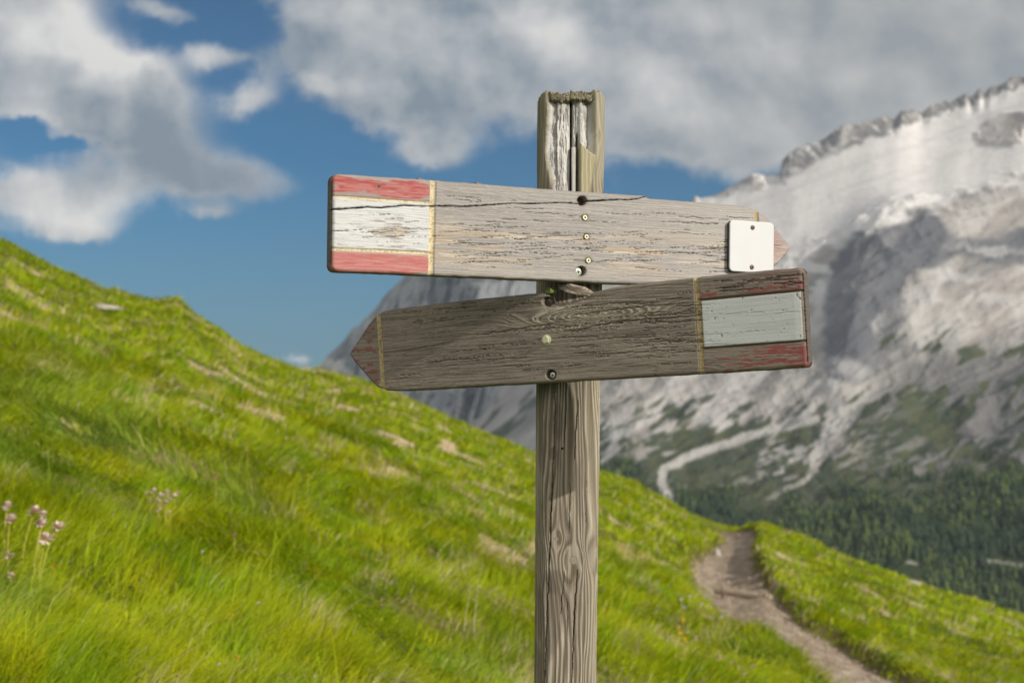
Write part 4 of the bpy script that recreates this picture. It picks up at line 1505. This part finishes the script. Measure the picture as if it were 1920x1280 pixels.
PK = 'tall pink clover-like flowers at the left edge'
lp = 'pale pink flower head on a tall stem in the clump at the left edge of the meadow'
for (px, py, st, r, bx, lab) in [
        (12, 951, 95, 8, 4, 'small pale pink flower head highest at the far left edge'),
        (18, 977, 90, 10, 5, 'broad pale pink flower head low at the left edge, under the highest one'),
        (63, 962, 130, 11, 22, 'pale pink flower head leaning right, tallest of the middle pair in the left clump'),
        (80, 966, 120, 6, 10, 'tiny whitish flower head just right of the tallest pink one'),
        (76, 985, 150, 10, 14, 'pale pink flower head in the middle of the left clump, on a long yellow stem'),
        (106, 991, 130, 10, 30, 'rightmost pale pink flower head of the left clump, leaning right'),
        (84, 1013, 110, 12, 12, 'wide double pink flower head lowest in the middle of the left clump'),
        (15, 1042, 60, 8, 0, 'lone round pink flower head near the left edge below the clump'),
        (20, 1080, 50, 6, 0, 'small dusky pink flower head lowest at the left edge')]:
    flower(px, py, st * .8, r * 1.6, M_PINK, lab, PK, .85, (bx, 0))
LY = 'tiny yellow flower scattered in the meadow grass'
for (px, py, r) in [(395, 1036, 4), (219, 1066, 4), (577, 892, 5), (464, 831, 4), (435, 1154, 4), (576, 1236, 4), (380, 1160, 4)]:
    flower(px, py, 62, r * 1.15, M_YEL, LY, 'tiny yellow flowers in the left meadow', .5, name='yellow_flower')
for (px, py, r) in [(445, 1234, 5), (100, 1061, 5)]:
    flower(px, py, 62, r * 1.15, M_ORA, 'small orange flower low in the left foreground meadow', 'small orange flowers in the meadow', .5, name='orange_flower')
for (px, py, r) in [(379, 1035, 4), (410, 1247, 4), (484, 1132, 4), (591, 1269, 4), (560, 1100, 4)]:
    flower(px, py, 62, r * 1.15, M_WHI, 'tiny white flower low in the left foreground meadow', 'tiny white flowers in the meadow', .6, name='white_flower')
for (px, py, r) in [(527, 1268, 4.5), (541, 1268, 4.5), (439, 1005, 5), (404, 896, 6)]:
    flower(px, py, 62, r * 1.1, M_BUD, 'small rosy flower in the left foreground meadow', 'small rosy flowers in the meadow', .8, name='rosy_flower')
for (px, py, r) in [(1280, 1165, 8), (1275, 1190, 8), (1284, 1201, 8), (1272, 1178, 6), (1170, 1020, 3)]:
    flower(px, py, 44, r, M_YEL, 'bright yellow flower right of the post, left of the trail', 'yellow flowers right of the post', .7, name='yellow_flower')
for (px, py, r) in [(1277, 1125, 5), (1293, 1120, 5), (1282, 1140, 6), (1314, 1135, 5), (1336, 1158, 5), (1354, 1156, 5)]:
    flower(px, py, 40, r, M_WHI, 'pale whitish flower standing between the post and the trail', 'white flowers beside the trail', 1.0, name='white_flower')
for (px, py, r) in [(1304, 1197, 7), (1350, 1232, 6), (1371, 1243, 6), (1385, 1252, 6), (1412, 1250, 6), (1395, 1266, 5)]:
    flower(px, py, 30, r, M_PINK, 'mauve pink flower in the grass at the lower end of the trail', 'mauve flowers beside the trail', .8, name='pink_flower')

for (px, py, r) in [(276, 926, 7), (288, 921, 8), (301, 930, 9), (313, 924, 8), (326, 932, 9), (296, 941, 7), (334, 925, 6), (310, 944, 8), (283, 938, 6), (298, 957, 6), (318, 962, 5)]:
    flower(px, py, 48, r * 1.1, M_PINK, 'pale pink flower head in the dense low clump between the left edge and the post', 'low pink flower clump left of the post', .7, name='pink_flower')

M_STONE = mat_plain('limestone', (.42, .38, .32), .9, 0, .35, 14, .2, .01)


def stone(px, py, w_px, h_px, label, seed, name='rock'):
    x, y, z = ground_at(px, py + h_px * .4)
    sc = y / F
    n1, n2 = 14, 10
    a = np.linspace(0, 2 * np.pi, n1, endpoint=False); b = np.linspace(-.3, np.pi / 2, n2)
    A, B2 = np.meshgrid(a, b)
    rr = 1 + (fbm(A * 1.3 + seed, B2 * 2, seed, 3) - .5) * .8
    X = rr * np.cos(A) * np.cos(B2) * w_px * sc / 2; Y = rr * np.sin(A) * np.cos(B2) * w_px * sc / 2; Z = rr * np.sin(B2) * h_px * sc
    me = np_mesh(name, np.stack([X, Y, Z], -1), grid_quads(n2, n1, wrap=True), None, None, smooth=False)
    o = link(name, me, M_STONE); o.location = (x, y, z - .01)
    tag(o, label, 'rock')


stone(474, 1252, 22, 13, 'small pale stone lying in the foreground grass left of the post', 3)
stone(300, 930, 60, 10, 'low pinkish stone patch in the grass between the left edge and the signpost', 5)
stone(1478, 990, 34, 10, 'pale limestone block on the crest right of the far trail bend', 7)
stone(1712, 1092, 34, 8, 'flat pale rock on the lower crest of the right hand slope', 9)
stone(190, 575, 70, 9, 'bare pinkish outcrop near the top of the left skyline', 11)
stone(1345, 1035, 16, 14, 'pale rock at the left edge of the trail below its bend', 13)


def log_step(px0, py0, px1, py1, rad, label):
    xa, ya = px_to_ground(np.array([px0, px1], float), np.array([py0, py1], float), CUT)
    za = ground(xa, ya)
    A = Vector((xa[0], ya[0], float(za.max()) + rad * .55)); Bv = Vector((xa[1], ya[1], float(za.max()) + rad * .55))
    root = bpy.data.objects.new('log_step', None); COL.objects.link(root)
    root.location = (A + Bv) / 2
    tag(root, label, 'step', 'timber steps across the trail')
    d = Bv - A
    L = d.length
    M = d.to_track_quat('Z', 'Y').to_matrix().to_4x4()
    nseg = 14; prof = [(0.001, -L / 2)] + [(rad * (1 + .08 * math.sin(k * 2.1)), -L / 2 + L * k / nseg) for k in range(nseg + 1)]
    tiny('log', [lathe(prof, 12)], mat_plain('old_log', (.40, .33, .24), .9, 0, .35, 20, .2, .01), root, M)
    for s in (-.38, .38):
        c = M @ Vector((0, 0, L * s)) + Vector((0, -rad * 1.1, 0))
        v, f = lathe([(.025, -.35), (.025, .10), (.015, .115)], 8)
        tiny('stake', [([(c.x + a, c.y + b, c.z + e) for a, b, e in v], f)], M_POST2, root)


M_POST2 = mat_plain('stake_wood', (.25, .20, .15), .9, 0, .3, 40)
log_step(1342, 1118, 1446, 1124, .06, 'nearer timber step across the trail where it bends right')
log_step(1348, 1009, 1386, 1009, .05, 'farther timber step at the top of the trail on the skyline')


# ------------------------------------------------------------------ mountain air
def build_haze():
    x0, x1, y0, y1, z0, z1 = -4000, 6000, -300, 5600, -560, 1250
    v = [(x, y, z) for z in (z0, z1) for x, y in ((x0, y0), (x1, y0), (x1, y1), (x0, y1))]
    f = [(3, 2, 1, 0), (4, 5, 6, 7), (0, 1, 5, 4), (1, 2, 6, 5), (2, 3, 7, 6), (3, 0, 4, 7)]
    me = bpy.data.meshes.new('haze'); me.from_pydata(v, [], f); me.update()
    m = bpy.data.materials.new('haze_air'); m.use_nodes = True
    t = NT(m.node_tree); t.n.clear()
    pv = t.node('ShaderNodeVolumePrincipled')
    pv.inputs['Color'].default_value = (0.72, 0.85, 1.0, 1)
    pv.inputs['Density'].default_value = 0.000033
    pv.inputs['Anisotropy'].default_value = 0.0
    out = t.node('ShaderNodeOutputMaterial')
    t.l.new(pv.outputs[0], out.inputs['Volume'])
    tag(link('haze', me, m), 'thin bluish mountain haze lying over the far slopes', 'haze', kind='stuff')


build_haze()


def build_gravel():
    """loose stones lying on the trail"""
    r = np.random.default_rng(401); n = 5200
    k = r.uniform(0, 1, n); d = 9 + (52 - 9) * k ** 1.4
    cx_ = np.interp(d, PATH_Y[::-1], PATH_X[::-1])
    x = cx_ + r.normal(0, .42, n) ; y = d
    pd = path_dist(x, y)
    keep = pd < .72
    x, y, pd = x[keep], y[keep], pd[keep]; n = len(x)
    sz = r.uniform(.006, .017, n) * (1 + .8 * (r.uniform(0, 1, n) > .93)) * (1 + .5 * ss(pd, .45, .7)) * (1 + ss(y, 15, 40))
    z = ground(x, y) + sz * .2
    ring = np.arange(5) * 2 * np.pi / 5
    V = []
    for zz, rr in ((-.3, 1.0), (.35, .8)):
        rad = sz[:, None] * rr * r.uniform(.6, 1.25, (n, 5))
        V.append(np.stack([x[:, None] + rad * np.cos(ring), y[:, None] + rad * np.sin(ring), z[:, None] + sz[:, None] * zz + r.normal(0, .002, (n, 5))], -1))
    V.append(np.stack([x, y, z + sz * .6], -1)[:, None])
    V = np.concatenate(V, 1); b = np.arange(n)[:, None] * 11
    Q = np.concatenate([b + np.array([[i, (i + 1) % 5, 5 + (i + 1) % 5, 5 + i]]) for i in range(5)])
    T = np.concatenate([b + np.array([[5 + i, 5 + (i + 1) % 5, 10]]) for i in range(5)])
    c = (np.array([.30, .24, .18]) * r.uniform(.5, 1.5, n)[:, None])
    me = np_mesh('gravel', V.reshape(-1, 3), Q, T, np.repeat(c[:, None], 11, 1).reshape(-1, 3), smooth=False)
    tag(link('gravel', me, mat_vcol('gravel_stone', .9, 20, .2)), 'loose brownish gravel and small stones scattered on the trail', 'gravel', kind='stuff')


build_gravel()
